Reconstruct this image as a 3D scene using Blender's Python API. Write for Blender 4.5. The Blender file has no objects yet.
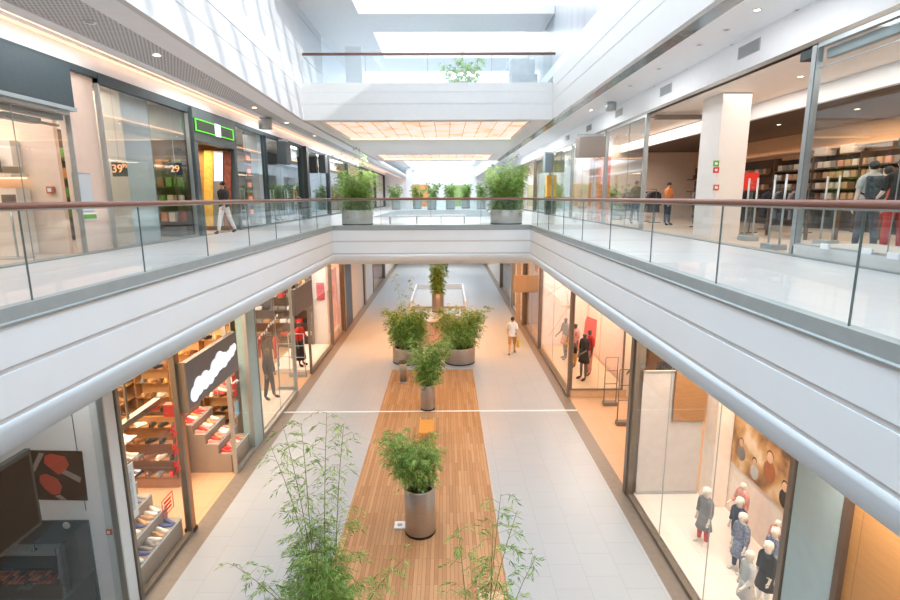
import bpy, bmesh, math, random
from mathutils import Vector, Matrix
random.seed(7)
PI = math.pi
COL = bpy.context.scene.collection
SC = bpy.context.scene

# ------------------------------------------------------------------ camera model
FPX, CX, CY, EYE = 530.0, 450.0, 300.0, 6.8
PITCH = math.atan((CY - 197.0) / FPX)
YAW = math.atan((CX - 446.0) / FPX * math.cos(PITCH))
ROLL = math.radians(0.25)
Fv = Vector((math.sin(YAW) * math.cos(PITCH), math.cos(YAW) * math.cos(PITCH), -math.sin(PITCH)))
R0 = Fv.cross(Vector((0, 0, 1))).normalized()
U0 = R0.cross(Fv)
Rv = R0 * math.cos(ROLL) - U0 * math.sin(ROLL)
Uv = U0 * math.cos(ROLL) + R0 * math.sin(ROLL)
cam = bpy.data.cameras.new('camera')
cam.sensor_width = 36
cam.lens = FPX / 900 * 36
cam.clip_start = 0.05
cam.clip_end = 300
camo = bpy.data.objects.new('camera', cam)
COL.objects.link(camo)
camo.matrix_world = Matrix(((Rv.x, Uv.x, -Fv.x, 0), (Rv.y, Uv.y, -Fv.y, 0), (Rv.z, Uv.z, -Fv.z, EYE), (0, 0, 0, 1)))
SC.camera = camo
SC.view_settings.view_transform = 'Standard'
SC.view_settings.look = 'None'
SC.view_settings.gamma = 1
SC.view_settings.exposure = 0.6
SC.cycles.transparent_max_bounces = 24
SC.cycles.max_bounces = 9
SC.cycles.diffuse_bounces = 5
SC.cycles.glossy_bounces = 3
SC.cycles.caustics_reflective = False
SC.cycles.caustics_refractive = False
SC.cycles.sample_clamp_indirect = 6

# ------------------------------------------------------------------ materials
def lin(c):
    c = c / 255.0
    return c / 12.92 if c <= 0.04045 else ((c + 0.055) / 1.055) ** 2.4
def rgb(r, g, b):
    return (lin(r), lin(g), lin(b), 1)
MATS = {}
def mat(name, col, rough=0.6, metal=0.0, vary=0.06, scale=6.0, spec=0.5, bump=0.0, stretch=None):
    """plain surface whose tone is broken up by a noise texture in object space"""
    if name in MATS:
        return MATS[name]
    m = bpy.data.materials.new(name)
    m.use_nodes = True
    nt = m.node_tree
    b = nt.nodes['Principled BSDF']
    b.inputs['Roughness'].default_value = rough
    b.inputs['Metallic'].default_value = metal
    b.inputs['Specular IOR Level'].default_value = spec
    tc = nt.nodes.new('ShaderNodeTexCoord')
    mp = nt.nodes.new('ShaderNodeMapping')
    if stretch:
        mp.inputs['Scale'].default_value = stretch
    nz = nt.nodes.new('ShaderNodeTexNoise')
    nz.inputs['Scale'].default_value = scale
    nz.inputs['Detail'].default_value = 3
    cr = nt.nodes.new('ShaderNodeValToRGB')
    c = rgb(*col)
    cr.color_ramp.elements[0].position = 0.3
    cr.color_ramp.elements[1].position = 0.7
    cr.color_ramp.elements[0].color = tuple(v * (1 - vary) for v in c[:3]) + (1,)
    cr.color_ramp.elements[1].color = tuple(min(1, v * (1 + vary)) for v in c[:3]) + (1,)
    L = nt.links.new
    L(tc.outputs['Object'], mp.inputs['Vector'])
    L(mp.outputs['Vector'], nz.inputs['Vector'])
    L(nz.outputs['Fac'], cr.inputs['Fac'])
    L(cr.outputs['Color'], b.inputs['Base Color'])
    if bump:
        bp = nt.nodes.new('ShaderNodeBump')
        bp.inputs['Strength'].default_value = bump
        L(nz.outputs['Fac'], bp.inputs['Height'])
        L(bp.outputs['Normal'], b.inputs['Normal'])
    MATS[name] = m
    return m
def emit(name, col, strength):
    if name in MATS:
        return MATS[name]
    m = bpy.data.materials.new(name)
    m.use_nodes = True
    b = m.node_tree.nodes['Principled BSDF']
    b.inputs['Base Color'].default_value = rgb(*col)
    b.inputs['Emission Color'].default_value = rgb(*col)
    b.inputs['Emission Strength'].default_value = strength
    MATS[name] = m
    return m
def glass(name, tint=(0.96, 0.98, 0.98), base=0.035, edge=0.55, rough=0.02):
    if name in MATS:
        return MATS[name]
    m = bpy.data.materials.new(name)
    m.use_nodes = True
    nt = m.node_tree
    nt.nodes.clear()
    out = nt.nodes.new('ShaderNodeOutputMaterial')
    tr = nt.nodes.new('ShaderNodeBsdfTransparent')
    tr.inputs['Color'].default_value = (*tint, 1)
    gl = nt.nodes.new('ShaderNodeBsdfGlossy')
    gl.inputs['Roughness'].default_value = rough
    gl.inputs['Color'].default_value = (0.9, 0.97, 1, 1)
    lw = nt.nodes.new('ShaderNodeLayerWeight')
    lw.inputs['Blend'].default_value = 0.5
    pw = nt.nodes.new('ShaderNodeMath'); pw.operation = 'POWER'; pw.inputs[1].default_value = 4
    ml = nt.nodes.new('ShaderNodeMath'); ml.operation = 'MULTIPLY_ADD'
    ml.inputs[1].default_value = edge; ml.inputs[2].default_value = base
    mx = nt.nodes.new('ShaderNodeMixShader')
    L = nt.links.new
    L(lw.outputs['Facing'], pw.inputs[0]); L(pw.outputs[0], ml.inputs[0]); L(ml.outputs[0], mx.inputs['Fac'])
    L(tr.outputs[0], mx.inputs[1]); L(gl.outputs[0], mx.inputs[2]); L(mx.outputs[0], out.inputs['Surface'])
    MATS[name] = m
    return m
def brick(name, c1, c2, mortar, bw, rh, msize=0.01, rough=0.35, offset=0.5, rot=0.0, plane='XY', metal=0.0, bias=0.0, grain=0.0, spec=0.5):
    """tiles, planks or panels: a brick texture in metres on object coordinates"""
    if name in MATS:
        return MATS[name]
    m = bpy.data.materials.new(name)
    m.use_nodes = True
    nt = m.node_tree
    b = nt.nodes['Principled BSDF']
    b.inputs['Roughness'].default_value = rough
    b.inputs['Metallic'].default_value = metal
    b.inputs['Specular IOR Level'].default_value = spec
    tc = nt.nodes.new('ShaderNodeTexCoord')
    L = nt.links.new
    src = tc.outputs['Object']
    if plane != 'XY':
        sp = nt.nodes.new('ShaderNodeSeparateXYZ'); cb = nt.nodes.new('ShaderNodeCombineXYZ')
        L(src, sp.inputs[0])
        L(sp.outputs[plane[0]], cb.inputs['X']); L(sp.outputs[plane[1]], cb.inputs['Y'])
        src = cb.outputs[0]
    mp = nt.nodes.new('ShaderNodeMapping')
    mp.inputs['Rotation'].default_value = (0, 0, rot)
    L(src, mp.inputs['Vector'])
    bt = nt.nodes.new('ShaderNodeTexBrick')
    bt.offset = offset
    bt.inputs['Scale'].default_value = 1
    bt.inputs['Brick Width'].default_value = bw
    bt.inputs['Row Height'].default_value = rh
    bt.inputs['Mortar Size'].default_value = msize
    bt.inputs['Mortar Smooth'].default_value = 0.1
    bt.inputs['Bias'].default_value = bias
    bt.inputs['Color1'].default_value = rgb(*c1)
    bt.inputs['Color2'].default_value = rgb(*c2)
    bt.inputs['Mortar'].default_value = rgb(*mortar)
    L(mp.outputs['Vector'], bt.inputs['Vector'])
    col = bt.outputs['Color']
    if grain:
        nz = nt.nodes.new('ShaderNodeTexNoise')
        nz.inputs['Scale'].default_value = 3
        nz.inputs['Detail'].default_value = 5
        m2 = nt.nodes.new('ShaderNodeMapping')
        m2.inputs['Scale'].default_value = (1, 14, 1)
        L(mp.outputs['Vector'], m2.inputs['Vector']); L(m2.outputs['Vector'], nz.inputs['Vector'])
        hs = nt.nodes.new('ShaderNodeMix'); hs.data_type = 'RGBA'; hs.blend_type = 'MULTIPLY'
        hs.inputs['Factor'].default_value = grain
        L(col, hs.inputs['A']); L(nz.outputs['Fac'], hs.inputs['B'])
        col = hs.outputs['Result']
    L(col, b.inputs['Base Color'])
    MATS[name] = m
    return m

WHITE = mat('white_paint', (236, 239, 242), 0.55, vary=0.01)
DIMENAMEL = mat('dimmed_fascia_enamel', (214, 215, 214), 0.4, vary=0.012)  # fascia enamel darkened in colour to offset the strong sky light up here
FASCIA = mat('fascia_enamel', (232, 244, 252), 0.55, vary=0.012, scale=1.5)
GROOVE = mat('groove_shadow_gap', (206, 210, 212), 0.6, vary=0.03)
STEEL = mat('brushed_steel', (178, 172, 166), 0.32, 0.9, vary=0.10, scale=4, stretch=(1, 1, 30))
CHANNEL = mat('aluminium_channel', (158, 172, 176), 0.45, 0.15, vary=0.04)
ALU = mat('aluminium', (176, 184, 186), 0.35, 0.7, vary=0.04)
DARKMETAL = mat('dark_metal', (58, 66, 68), 0.45, 0.3, vary=0.06)
BRONZE = mat('bronze_frame', (128, 118, 106), 0.4, 0.4, vary=0.05)
RAILWOOD = mat('rail_wood', (138, 98, 84), 0.35, vary=0.12, scale=12, stretch=(8, 1, 8))
BLACK = mat('black_plastic', (22, 22, 24), 0.35, vary=0.1)
CHARCOAL = mat('charcoal_panel', (58, 74, 80), 0.6, vary=0.08, scale=20)
BEIGE = mat('beige_plaster', (226, 205, 186), 0.7, vary=0.03)
CREAM = mat('cream_wall', (238, 226, 214), 0.7, vary=0.02)
BROWNWOOD = mat('brown_veneer', (158, 114, 74), 0.5, vary=0.14, scale=5, stretch=(1, 1, 10))
DARKWOOD = mat('dark_veneer', (92, 70, 54), 0.5, vary=0.15, scale=5, stretch=(1, 8, 1))
BAND = mat('dark_stone', (128, 118, 108), 0.42, vary=0.08, scale=9)
GREYSTONE = mat('grey_stone', (176, 178, 178), 0.5, vary=0.06)
TILE = brick('white_floor_tile', (168, 175, 180), (166, 173, 178), (155, 160, 164), 0.63, 0.63, 0.006, 0.36, 0.5, PI / 2)
GALTILE = brick('gallery_tile', (206, 212, 218), (201, 207, 213), (190, 195, 200), 0.63, 0.63, 0.006, 0.3, 0.5, PI / 2)
SHOPTILE = brick('shop_tile', (204, 166, 132), (198, 160, 126), (180, 144, 110), 0.6, 0.6, 0.006, 0.4, 0.0)
DECK = brick('deck_planks', (200, 156, 114), (172, 126, 86), (140, 100, 66), 1.1, 0.075, 0.004, 0.5, 0.37, PI / 2, grain=0.28)
PERF = brick('perforated_metal', (112, 115, 118), (106, 109, 112), (206, 209, 212), 0.055, 0.055, 0.014, 0.5, 0.5)
SOIL = mat('soil', (66, 52, 38), 0.95, vary=0.3, scale=40, bump=0.4)
RED = mat('red_print', (206, 44, 40), 0.5, vary=0.05)
GREENSIGN = mat('green_print', (98, 168, 66), 0.5, vary=0.05)
LPANE = glass('shop_glass', (0.96, 0.98, 0.98), 0.014, 0.4)
PANE = glass('clear_glass', (0.96, 0.98, 0.98), 0.055, 0.6)
RAILGLASS = glass('rail_glass', (0.965, 0.985, 0.985), 0.035, 0.35)
TEAL = glass('teal_glass', (0.45, 0.55, 0.56), 0.10, 0.5, 0.05)
SEAM = mat('pane_seam', (150, 160, 160), 0.3, vary=0.04)
GEDGE = mat('glass_edge', (96, 116, 116), 0.2, vary=0.05)

def leafmat(name, a, b):
    m = bpy.data.materials.new(name)
    m.use_nodes = True
    nt = m.node_tree
    p = nt.nodes['Principled BSDF']
    p.inputs['Roughness'].default_value = 0.5
    p.inputs['Specular IOR Level'].default_value = 0.3
    p.inputs['Subsurface Weight'].default_value = 0.0
    tc = nt.nodes.new('ShaderNodeTexCoord')
    nz = nt.nodes.new('ShaderNodeTexNoise'); nz.inputs['Scale'].default_value = 9
    cr = nt.nodes.new('ShaderNodeValToRGB')
    cr.color_ramp.elements[0].position = 0.35; cr.color_ramp.elements[1].position = 0.68
    cr.color_ramp.elements[0].color = rgb(*a); cr.color_ramp.elements[1].color = rgb(*b)
    nt.links.new(tc.outputs['Object'], nz.inputs['Vector']); nt.links.new(nz.outputs['Fac'], cr.inputs['Fac'])
    nt.links.new(cr.outputs['Color'], p.inputs['Base Color'])
    tl = nt.nodes.new('ShaderNodeBsdfTranslucent')
    nt.links.new(cr.outputs['Color'], tl.inputs['Color'])
    mx = nt.nodes.new('ShaderNodeMixShader'); mx.inputs['Fac'].default_value = 0.5
    nt.links.new(p.outputs[0], mx.inputs[1]); nt.links.new(tl.outputs[0], mx.inputs[2])
    nt.links.new(mx.outputs[0], nt.nodes['Material Output'].inputs['Surface'])
    return m
LEAF = leafmat('bamboo_leaf', (116, 164, 74), (196, 222, 142))
LEAFD = leafmat('bamboo_leaf_deep', (88, 136, 62), (152, 192, 104))
LEAFL = leafmat('bamboo_leaf_light', (132, 166, 84), (198, 214, 140))
STEM = mat('bamboo_culm', (128, 132, 74), 0.5, vary=0.2)

# ------------------------------------------------------------------ mesh builder
class MB:
    def __init__(s):
        s.v = []; s.f = []; s.m = []; s.sm = []
    def face(s, idx, mi=0, smooth=False):
        s.f.append(tuple(idx)); s.m.append(mi); s.sm.append(smooth)
    def box(s, x0, x1, y0, y1, z0, z1, mi=0):
        n = len(s.v)
        s.v += [(x0, y0, z0), (x1, y0, z0), (x1, y1, z0), (x0, y1, z0), (x0, y0, z1), (x1, y0, z1), (x1, y1, z1), (x0, y1, z1)]
        for q in ((0, 3, 2, 1), (4, 5, 6, 7), (0, 1, 5, 4), (1, 2, 6, 5), (2, 3, 7, 6), (3, 0, 4, 7)):
            s.face([n + i for i in q], mi)
        return s
    def bbox(s, x0, x1, y0, y1, z0, z1, c=0.01, mi=0):
        """box with chamfered vertical and horizontal edges"""
        c = min(c, (x1 - x0) / 2.5, (y1 - y0) / 2.5, (z1 - z0) / 2.5)
        def ring(z, d):
            return [(x0 + d, y0 + c, z), (x0 + c, y0 + d, z), (x1 - c, y0 + d, z), (x1 - d, y0 + c, z), (x1 - d, y1 - c, z), (x1 - c, y1 - d, z), (x0 + c, y1 - d, z), (x0 + d, y1 - c, z)]
        rs = [ring(z0, c * 0.5), ring(z0 + c, 0), ring(z1 - c, 0), ring(z1, c * 0.5)]
        n = len(s.v)
        for r in rs: s.v += r
        for k in range(3):
            for i in range(8):
                j = (i + 1) % 8
                s.face((n + k * 8 + i, n + k * 8 + j, n + (k + 1) * 8 + j, n + (k + 1) * 8 + i), mi)
        s.face([n + i for i in range(7, -1, -1)], mi); s.face([n + 24 + i for i in range(8)], mi)
        return s
    def prism(s, poly, z0, z1, mi=0):
        n = len(s.v); k = len(poly)
        s.v += [(x, y, z0) for x, y in poly] + [(x, y, z1) for x, y in poly]
        s.face([n + i for i in range(k - 1, -1, -1)], mi); s.face([n + k + i for i in range(k)], mi)
        for i in range(k):
            j = (i + 1) % k
            s.face((n + i, n + j, n + k + j, n + k + i), mi)
        return s
    def extr(s, prof, y0, y1, mi=0, axis='y', close=True):
        """profile of (a, z) extruded along y (or along x)"""
        n = len(s.v); k = len(prof)
        for t in (y0, y1):
            s.v += [(a, t, z) if axis == 'y' else (t, a, z) for a, z in prof]
        for i in range(k if close else k - 1):
            j = (i + 1) % k
            s.face((n + i, n + j, n + k + j, n + k + i), mi)
        if close:
            s.face([n + i for i in range(k)], mi); s.face([n + k + i for i in range(k - 1, -1, -1)], mi)
        return s
    def tube(s, pts, r, n=8, mi=0, caps=True, smooth=True, sx=1, sy=1):
        pts = [Vector(p) for p in pts]
        rs = r if isinstance(r, (list, tuple)) else [r] * len(pts)
        b = len(s.v)
        up = None
        for i, p in enumerate(pts):
            d = (pts[min(i + 1, len(pts) - 1)] - pts[max(i - 1, 0)]).normalized()
            if up is None:
                up = Vector((0, 0, 1)) if abs(d.z) < 0.9 else Vector((1, 0, 0))
            e1 = d.cross(up)
            if e1.length < 1e-4: e1 = d.cross(Vector((0, 1, 0.1)))
            e1.normalize(); e2 = e1.cross(d).normalized(); up = e2
            for k in range(n):
                a = 2 * PI * k / n
                s.v.append(tuple(p + e1 * (math.cos(a) * rs[i] * sx) + e2 * (math.sin(a) * rs[i] * sy)))
        for i in range(len(pts) - 1):
            for k in range(n):
                j = (k + 1) % n
                s.face((b + i * n + k, b + i * n + j, b + (i + 1) * n + j, b + (i + 1) * n + k), mi, smooth)
        if caps:
            s.face([b + k for k in range(n - 1, -1, -1)], mi); e = b + (len(pts) - 1) * n
            s.face([e + k for k in range(n)], mi)
        return s
    def lathe(s, prof, c=(0, 0, 0), n=28, mi=0, smooth=True, sx=1, sy=1):
        b = len(s.v); k = len(prof)
        for r, z in prof:
            for i in range(n):
                a = 2 * PI * i / n
                s.v.append((c[0] + r * math.cos(a) * sx, c[1] + r * math.sin(a) * sy, c[2] + z))
        for j in range(k - 1):
            for i in range(n):
                q = (i + 1) % n
                s.face((b + j * n + i, b + j * n + q, b + (j + 1) * n + q, b + (j + 1) * n + i), mi, smooth)
        if prof[0][0] > 1e-6: s.face([b + i for i in range(n - 1, -1, -1)], mi)
        if prof[-1][0] > 1e-6: s.face([b + (k - 1) * n + i for i in range(n)], mi)
        return s
    def ball(s, c, r, n=12, m=8, mi=0, sx=1, sy=1, sz=1):
        prof = [(max(r * math.sin(PI * j / m), 1e-4), -r * sz * math.cos(PI * j / m)) for j in range(m + 1)]
        return s.lathe(prof, c, n, mi, True, sx, sy)
    def add(s, o, loc=(0, 0, 0), rz=0, sc=1):
        n = len(s.v); c, q = math.cos(rz), math.sin(rz)
        s.v += [(loc[0] + sc * (x * c - y * q), loc[1] + sc * (x * q + y * c), loc[2] + sc * z) for x, y, z in o.v]
        for f, m, t in zip(o.f, o.m, o.sm): s.face([n + i for i in f], m, t)
        return s
    def mesh(s, name, mats, off=(0, 0, 0)):
        me = bpy.data.meshes.new(name)
        me.from_pydata([(x - off[0], y - off[1], z - off[2]) for x, y, z in s.v], [], s.f)
        for m in (mats if isinstance(mats, (list, tuple)) else [mats]): me.materials.append(m)
        me.polygons.foreach_set('material_index', s.m)
        me.polygons.foreach_set('use_smooth', s.sm)
        me.validate(); me.update()
        return me

def obj(name, mb, mats, parent=None, label=None):
    """links one mesh object; world coordinates are kept when the parent sits at a place of its own"""
    root = parent
    while root is not None and root.parent is not None: root = root.parent
    off = tuple(root.location) if (root is not None and root.get('_world')) else (0, 0, 0)
    o = bpy.data.objects.new(name, mb if isinstance(mb, bpy.types.Mesh) else mb.mesh(name, mats, off))
    COL.objects.link(o)
    if parent is not None: o.parent = parent
    if label: o['label'] = label
    return o
def thing(name, label, cat, loc=(0, 0, 0), rz=0, group=None, world=False):
    o = bpy.data.objects.new(name, None)
    COL.objects.link(o)
    o.empty_display_size = 0.1
    o.location = loc; o.rotation_euler = (0, 0, rz)
    o['label'] = label; o['category'] = cat
    if group: o['group'] = group
    if world: o['_world'] = 1
    return o
def tag(o, label, cat, group=None):
    o['label'] = label; o['category'] = cat
    if group: o['group'] = group
    return o
def struct(name, mb, mats, parent=None):
    o = obj(name, mb, mats, parent)
    o['kind'] = 'structure'
    return o
def dup(root, loc, rz=None, label=None, group=None, sc=None):
    r = root.copy(); COL.objects.link(r)
    r.location = loc
    if rz is not None: r.rotation_euler = (0, 0, rz)
    if sc is not None: r.scale = (sc, sc, sc)
    if label: r['label'] = label
    if group: r['group'] = group
    for ch in root.children:
        c = ch.copy(); COL.objects.link(c); c.parent = r
        for g in ch.children:
            d = g.copy(); COL.objects.link(d); d.parent = c
    return r
def B(x0, x1, y0, y1, z0, z1):
    return MB().box(min(x0, x1), max(x0, x1), min(y0, y1), max(y0, y1), min(z0, z1), max(z0, z1))
def BB(x0, x1, y0, y1, z0, z1, c=0.01):
    return MB().bbox(min(x0, x1), max(x0, x1), min(y0, y1), max(y0, y1), min(z0, z1), max(z0, z1), c)
ORD = 'first second third fourth fifth sixth seventh eighth ninth tenth eleventh twelfth thirteenth fourteenth fifteenth sixteenth seventeenth eighteenth nineteenth twentieth'.split()
def area(x, y, z, sx, sy, power, col=(1, 0.8, 0.62), rot=(0, 0, 0)):
    l = bpy.data.lights.new('shop_or_fill_light', 'AREA')
    l.shape = 'RECTANGLE'; l.size = sx; l.size_y = sy; l.energy = power; l.color = col
    o = bpy.data.objects.new('shop_or_fill_light', l); COL.objects.link(o)
    o.location = (x, y, z); o.rotation_euler = rot
    return o
def text_mesh(txt, size, depth=0.006):
    cu = bpy.data.curves.new('lettering', 'FONT')
    cu.body = txt; cu.size = size; cu.extrude = depth; cu.align_x = 'CENTER'; cu.align_y = 'CENTER'
    o = bpy.data.objects.new('lettering', cu); COL.objects.link(o)
    dg = bpy.context.evaluated_depsgraph_get()
    me = bpy.data.meshes.new_from_object(o.evaluated_get(dg))
    bpy.data.objects.remove(o); bpy.data.curves.remove(cu)
    return me
def lettering(txt, size, m, parent, loc, rot, name='lettering'):
    me = text_mesh(txt, size); me.materials.clear(); me.materials.append(m)
    o = bpy.data.objects.new(name, me); COL.objects.link(o); o.parent = parent
    o.location = loc; o.rotation_euler = rot
    return o
FACE_PX = (PI / 2, 0, PI / 2)      # lettering upright, read from +x
FACE_NX = (PI / 2, 0, -PI / 2)     # read from -x
FACE_NY = (PI / 2, 0, 0)           # read from -y

exec_parts = []
# ------------------------------------------------------------------ the building
XL, XR = -4.2, 3.15           # edges of the void
SL, SR = -5.3, 4.2            # lower shop fronts
GL, GR = -7.4, 6.6            # gallery shop fronts
ZG = 5.68                     # gallery floor
YV = 19.85                    # far edge of the void, gallery level
YE = 66.0
struct('floor', B(-4.9, 3.85, -3, YE, -0.2, 0), TILE)
struct('floor_band_left', B(SL, -4.9, -3, YE, -0.2, 0), BAND)
struct('floor_band_right', B(3.85, 4.22, -3, YE, -0.2, 0), BAND)
struct('floor_shop_left', B(-14, SL, -3, YE, -0.2, 0), SHOPTILE)
struct('floor_shop_right', B(4.22, 14, -3, YE, -0.2, 0), SHOPTILE)
struct('trim_1', B(SL, SR, 16.06, 16.14, 0.0, 0.025), WHITE)
# outer shell
struct('wall_left', B(-14.2, -14, -3, YE, -0.2, 10.2), CREAM)
struct('wall_right', B(14, 14.2, -3, YE, -0.2, 10.6), CREAM)
struct('wall_back', B(-14.2, 14.2, YE, YE + 0.2, -0.2, 13.5), WHITE)
struct('wall_front', B(-14.2, 14.2, -3.2, -3, -0.2, 13.5), WHITE)
# gallery slabs: ceiling of the lower shops, floor of the gallery
struct('ceiling_lower_left', B(-14, XL - 0.31, -3, YE, 4.3, 4.6), WHITE)
struct('ceiling_lower_right', B(XR + 0.31, 14, -3, YE, 4.3, 4.6), WHITE)
struct('floor_gallery_left', B(GL, -4.26, -3, YE, 4.62, ZG), GALTILE)
struct('floor_gallery_right', B(3.21, GR, -3, YE, 4.62, ZG), GALTILE)
SHOPF2 = mat('gallery_shop_floor', (196, 182, 168), 0.45, vary=0.04)
struct('floor_gallery_shop_left', B(-14, GL, -3, YE, 4.62, ZG), SHOPF2)
struct('floor_gallery_shop_right', B(GR, 14, -3, YE, 4.62, ZG), SHOPF2)
struct('floor_bridge', B(-4.255, 3.205, YV + 0.06, 31.0, 4.62, ZG), GALTILE)
struct('ceiling_bridge', B(XL - 0.31, XR + 0.31, YV + 0.31, 31.0, 4.3, 4.61), mat('amber_bounce', (206, 132, 66), 0.5, vary=0.08))  # unseen underside coloured amber to bounce orange light onto the floor
struct('floor_bridge_far', B(-4.255, 3.205, 47.0, YE, 4.62, ZG), GALTILE)
struct('ceiling_bridge_far', B(XL - 0.31, XR + 0.31, 47.0, YE, 4.3, 4.61), WHITE)
for nm, x0, x1 in (('trim_2', GL - 0.12, GL + 0.12), ('trim_3', GR - 0.12, GR + 0.12)):
    struct(nm, B(x0, x1, -3, YE, ZG, ZG + 0.025), mat('threshold_steel', (150, 156, 156), 0.5, 0.2))

def sweep(prof, path):
    """profile (offset to the inside of the void, z) swept along a path with mitred corners"""
    mb = MB(); n = len(prof)
    P = [Vector((x, y)) for x, y in path]
    for i, p in enumerate(P):
        d0 = (P[i] - P[i - 1]).normalized() if i else (P[1] - P[0]).normalized()
        d1 = (P[i + 1] - P[i]).normalized() if i < len(P) - 1 else d0
        n0 = Vector((d0.y, -d0.x)); n1 = Vector((d1.y, -d1.x))
        b = n0 + n1
        b = b / b.dot(n1)
        for o, z in prof:
            q = p + b * o
            mb.v.append((q.x, q.y, z))
    for i in range(len(P) - 1):
        for k in range(n):
            j = (k + 1) % n
            mb.face((i * n + k, (i + 1) * n + k, (i + 1) * n + j, i * n + j), 0, False)
    mb.face(list(range(n))); mb.face([(len(P) - 1) * n + k for k in range(n - 1, -1, -1)])
    return mb
PATH = [(XL, -2.5), (XL, YV), (XR, YV), (XR, -2.5)]
bull = [(0.0 + 0.05 * math.sin(t) - 0.0 - (0.16 * (1 - math.cos(t))), 4.66 - 0.36 * math.sin(t)) for t in [PI / 2 * k / 6 for k in range(7)]]
prof = [(0, 5.6), (0, 5.215), (-0.016, 5.215), (-0.016, 5.155), (0, 5.155), (0, 4.755), (-0.016, 4.755), (-0.016, 4.70), (0.0, 4.70)]
for k in range(1, 9):
    t = PI / 2 * k / 8
    prof.append((-0.28 * (1 - math.cos(t)), 4.70 - 0.40 * math.sin(t)))
prof += [(-0.32, 4.3), (-0.32, 4.62), (-0.055, 4.62), (-0.055, 5.6)]
fas = sweep(prof, PATH)
np_ = len(prof)
for i in range(3 * np_):
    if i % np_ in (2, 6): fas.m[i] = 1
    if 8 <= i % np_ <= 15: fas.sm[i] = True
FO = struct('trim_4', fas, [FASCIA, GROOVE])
# aluminium channel under the glass
struct('trim_5', sweep([(0.02, 5.60), (0.03, 5.63), (0.012, 5.645), (0.012, 5.78), (-0.11, 5.78), (-0.11, 5.60)], PATH), CHANNEL)

# ---- glass railings (one per side)
def railing(name, label, seams, a, axis, ztop=6.73, zb=5.775, inner=-1):
    r = thing(name, label, 'railing', (a if axis == 'y' else seams[0], seams[0] if axis == 'y' else a, zb), 0, None, True)
    for s0, s1 in zip(seams[:-1], seams[1:]):
        g = 0.008
        mb = B(a - 0.008, a + 0.008, s0 + g, s1 - g, zb - 0.01, ztop - 0.02) if axis == 'y' else B(s0 + g, s1 - g, a - 0.008, a + 0.008, zb - 0.01, ztop - 0.02)
        obj('glass_panel', mb, RAILGLASS, r)
    for s in seams[1:-1]:
        mb = B(a - 0.009, a + 0.009, s - 0.004, s + 0.004, zb - 0.01, ztop - 0.03) if axis == 'y' else B(s - 0.004, s + 0.004, a - 0.009, a + 0.009, zb - 0.01, ztop - 0.03)
        obj('seam_strip', mb, GEDGE, r)
    p = [(a, seams[0], ztop), (a, seams[-1], ztop)] if axis == 'y' else [(seams[0], a, ztop), (seams[-1], a, ztop)]
    hr = obj('handrail', MB().tube(p, 0.034, 12), RAILWOOD, r)
    q = [(x, y, z - 0.036) for x, y, z in p]
    obj('glazing_cap', MB().tube(q, 0.014, 6), ALU, hr)
    return r
railing('glass_railing', 'long glass railing with brown handrail beside the price tag shop windows', [-0.8, 1.2, 3.3, 5.38, 7.46, 9.49, 11.54, 13.4, 15.62, 17.7, YV + 0.05], XL - 0.05, 'y')
railing('glass_railing', 'long glass railing with brown handrail in front of the backpack mannequin shop', [-0.1, 1.98, 4.07, 6.18, 8.24, 10.34, 12.46, 14.5, 16.6, 18.6, YV + 0.05], XR + 0.05, 'y')
railing('glass_railing', 'short glass railing between the two round steel planters on the bridge', [XL - 0.05, -2.4, -0.55, 1.3, XR + 0.05], YV + 0.05, 'x')
railing('glass_railing', 'thin glass railing along the far edge of the planter bridge', [XL, -2.0, 0.3, 2.6, XR], 30.9, 'x', 6.73, ZG)
railing('glass_railing', 'small distant glass railing in front of the far row of potted bamboo', [XL, -1.8, 0.6, XR], 47.1, 'x', 6.73, ZG)

# ---- upper storey
L3 = [(-14, -3), (-3.3, -3), (-3.66, 6.64), (-3.81, 9.83), (-4.15, 16.32), (-4.2, 34.5), (-3.62, 34.6), (-3.62, YE), (-14, YE)]
struct('floor_upper_left', MB().prism(L3, 9.9, 10.3), WHITE)
struct('floor_upper_right', MB().prism([(3.2, -3), (14, -3), (14, YE), (2.95, YE), (2.95, 34.6), (3.2, 34.5)], 10.3, 10.6), WHITE)
struct('floor_upper_bridge', B(-4.2, 3.2, 16.4, 34.5, 9.3, 9.75), WHITE)
# edge panels of the upper left wall, following its slight skew
def skewwall(z0, z1, dx=0.0, th=0.12, y0=-2.5, y1=19.2):
    f = lambda y: -3.66 - (y - 6.64) * 0.0515 if y < 16.3 else -4.157
    ys = [y0, 16.3, y1]
    mb = MB(); n = 0
    for y in ys:
        x = f(y) - dx
        mb.v += [(x, y, z0), (x, y, z1), (x - th, y, z1), (x - th, y, z0)]
    for i in range(len(ys) - 1):
        for k in range(4):
            j = (k + 1) % 4
            mb.face((i * 4 + k, i * 4 + j, (i + 1) * 4 + j, (i + 1) * 4 + k))
    mb.face((0, 3, 2, 1)); e = (len(ys) - 1) * 4
    mb.face((e, e + 1, e + 2, e + 3))
    return mb
PANELW = mat('white_wall_panel', (206, 208, 210), 0.45, vary=0.01)
k = 0
for z0, z1 in ((9.03, 9.42), (9.5, 9.98), (10.0, 10.85), (10.87, 11.9), (11.92, 13.0), (13.02, 13.6)):
    k += 1
    struct('wall_upper_left.%03d' % k, skewwall(z0, z1, 0, 0.10, -2.5, 16.3 if z1 < 10 else 19.2), PANELW)
struct('wall_upper_left', skewwall(9.04, 13.6, 0.006, 0.05, -2.5, 16.38), GROOVE)
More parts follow.
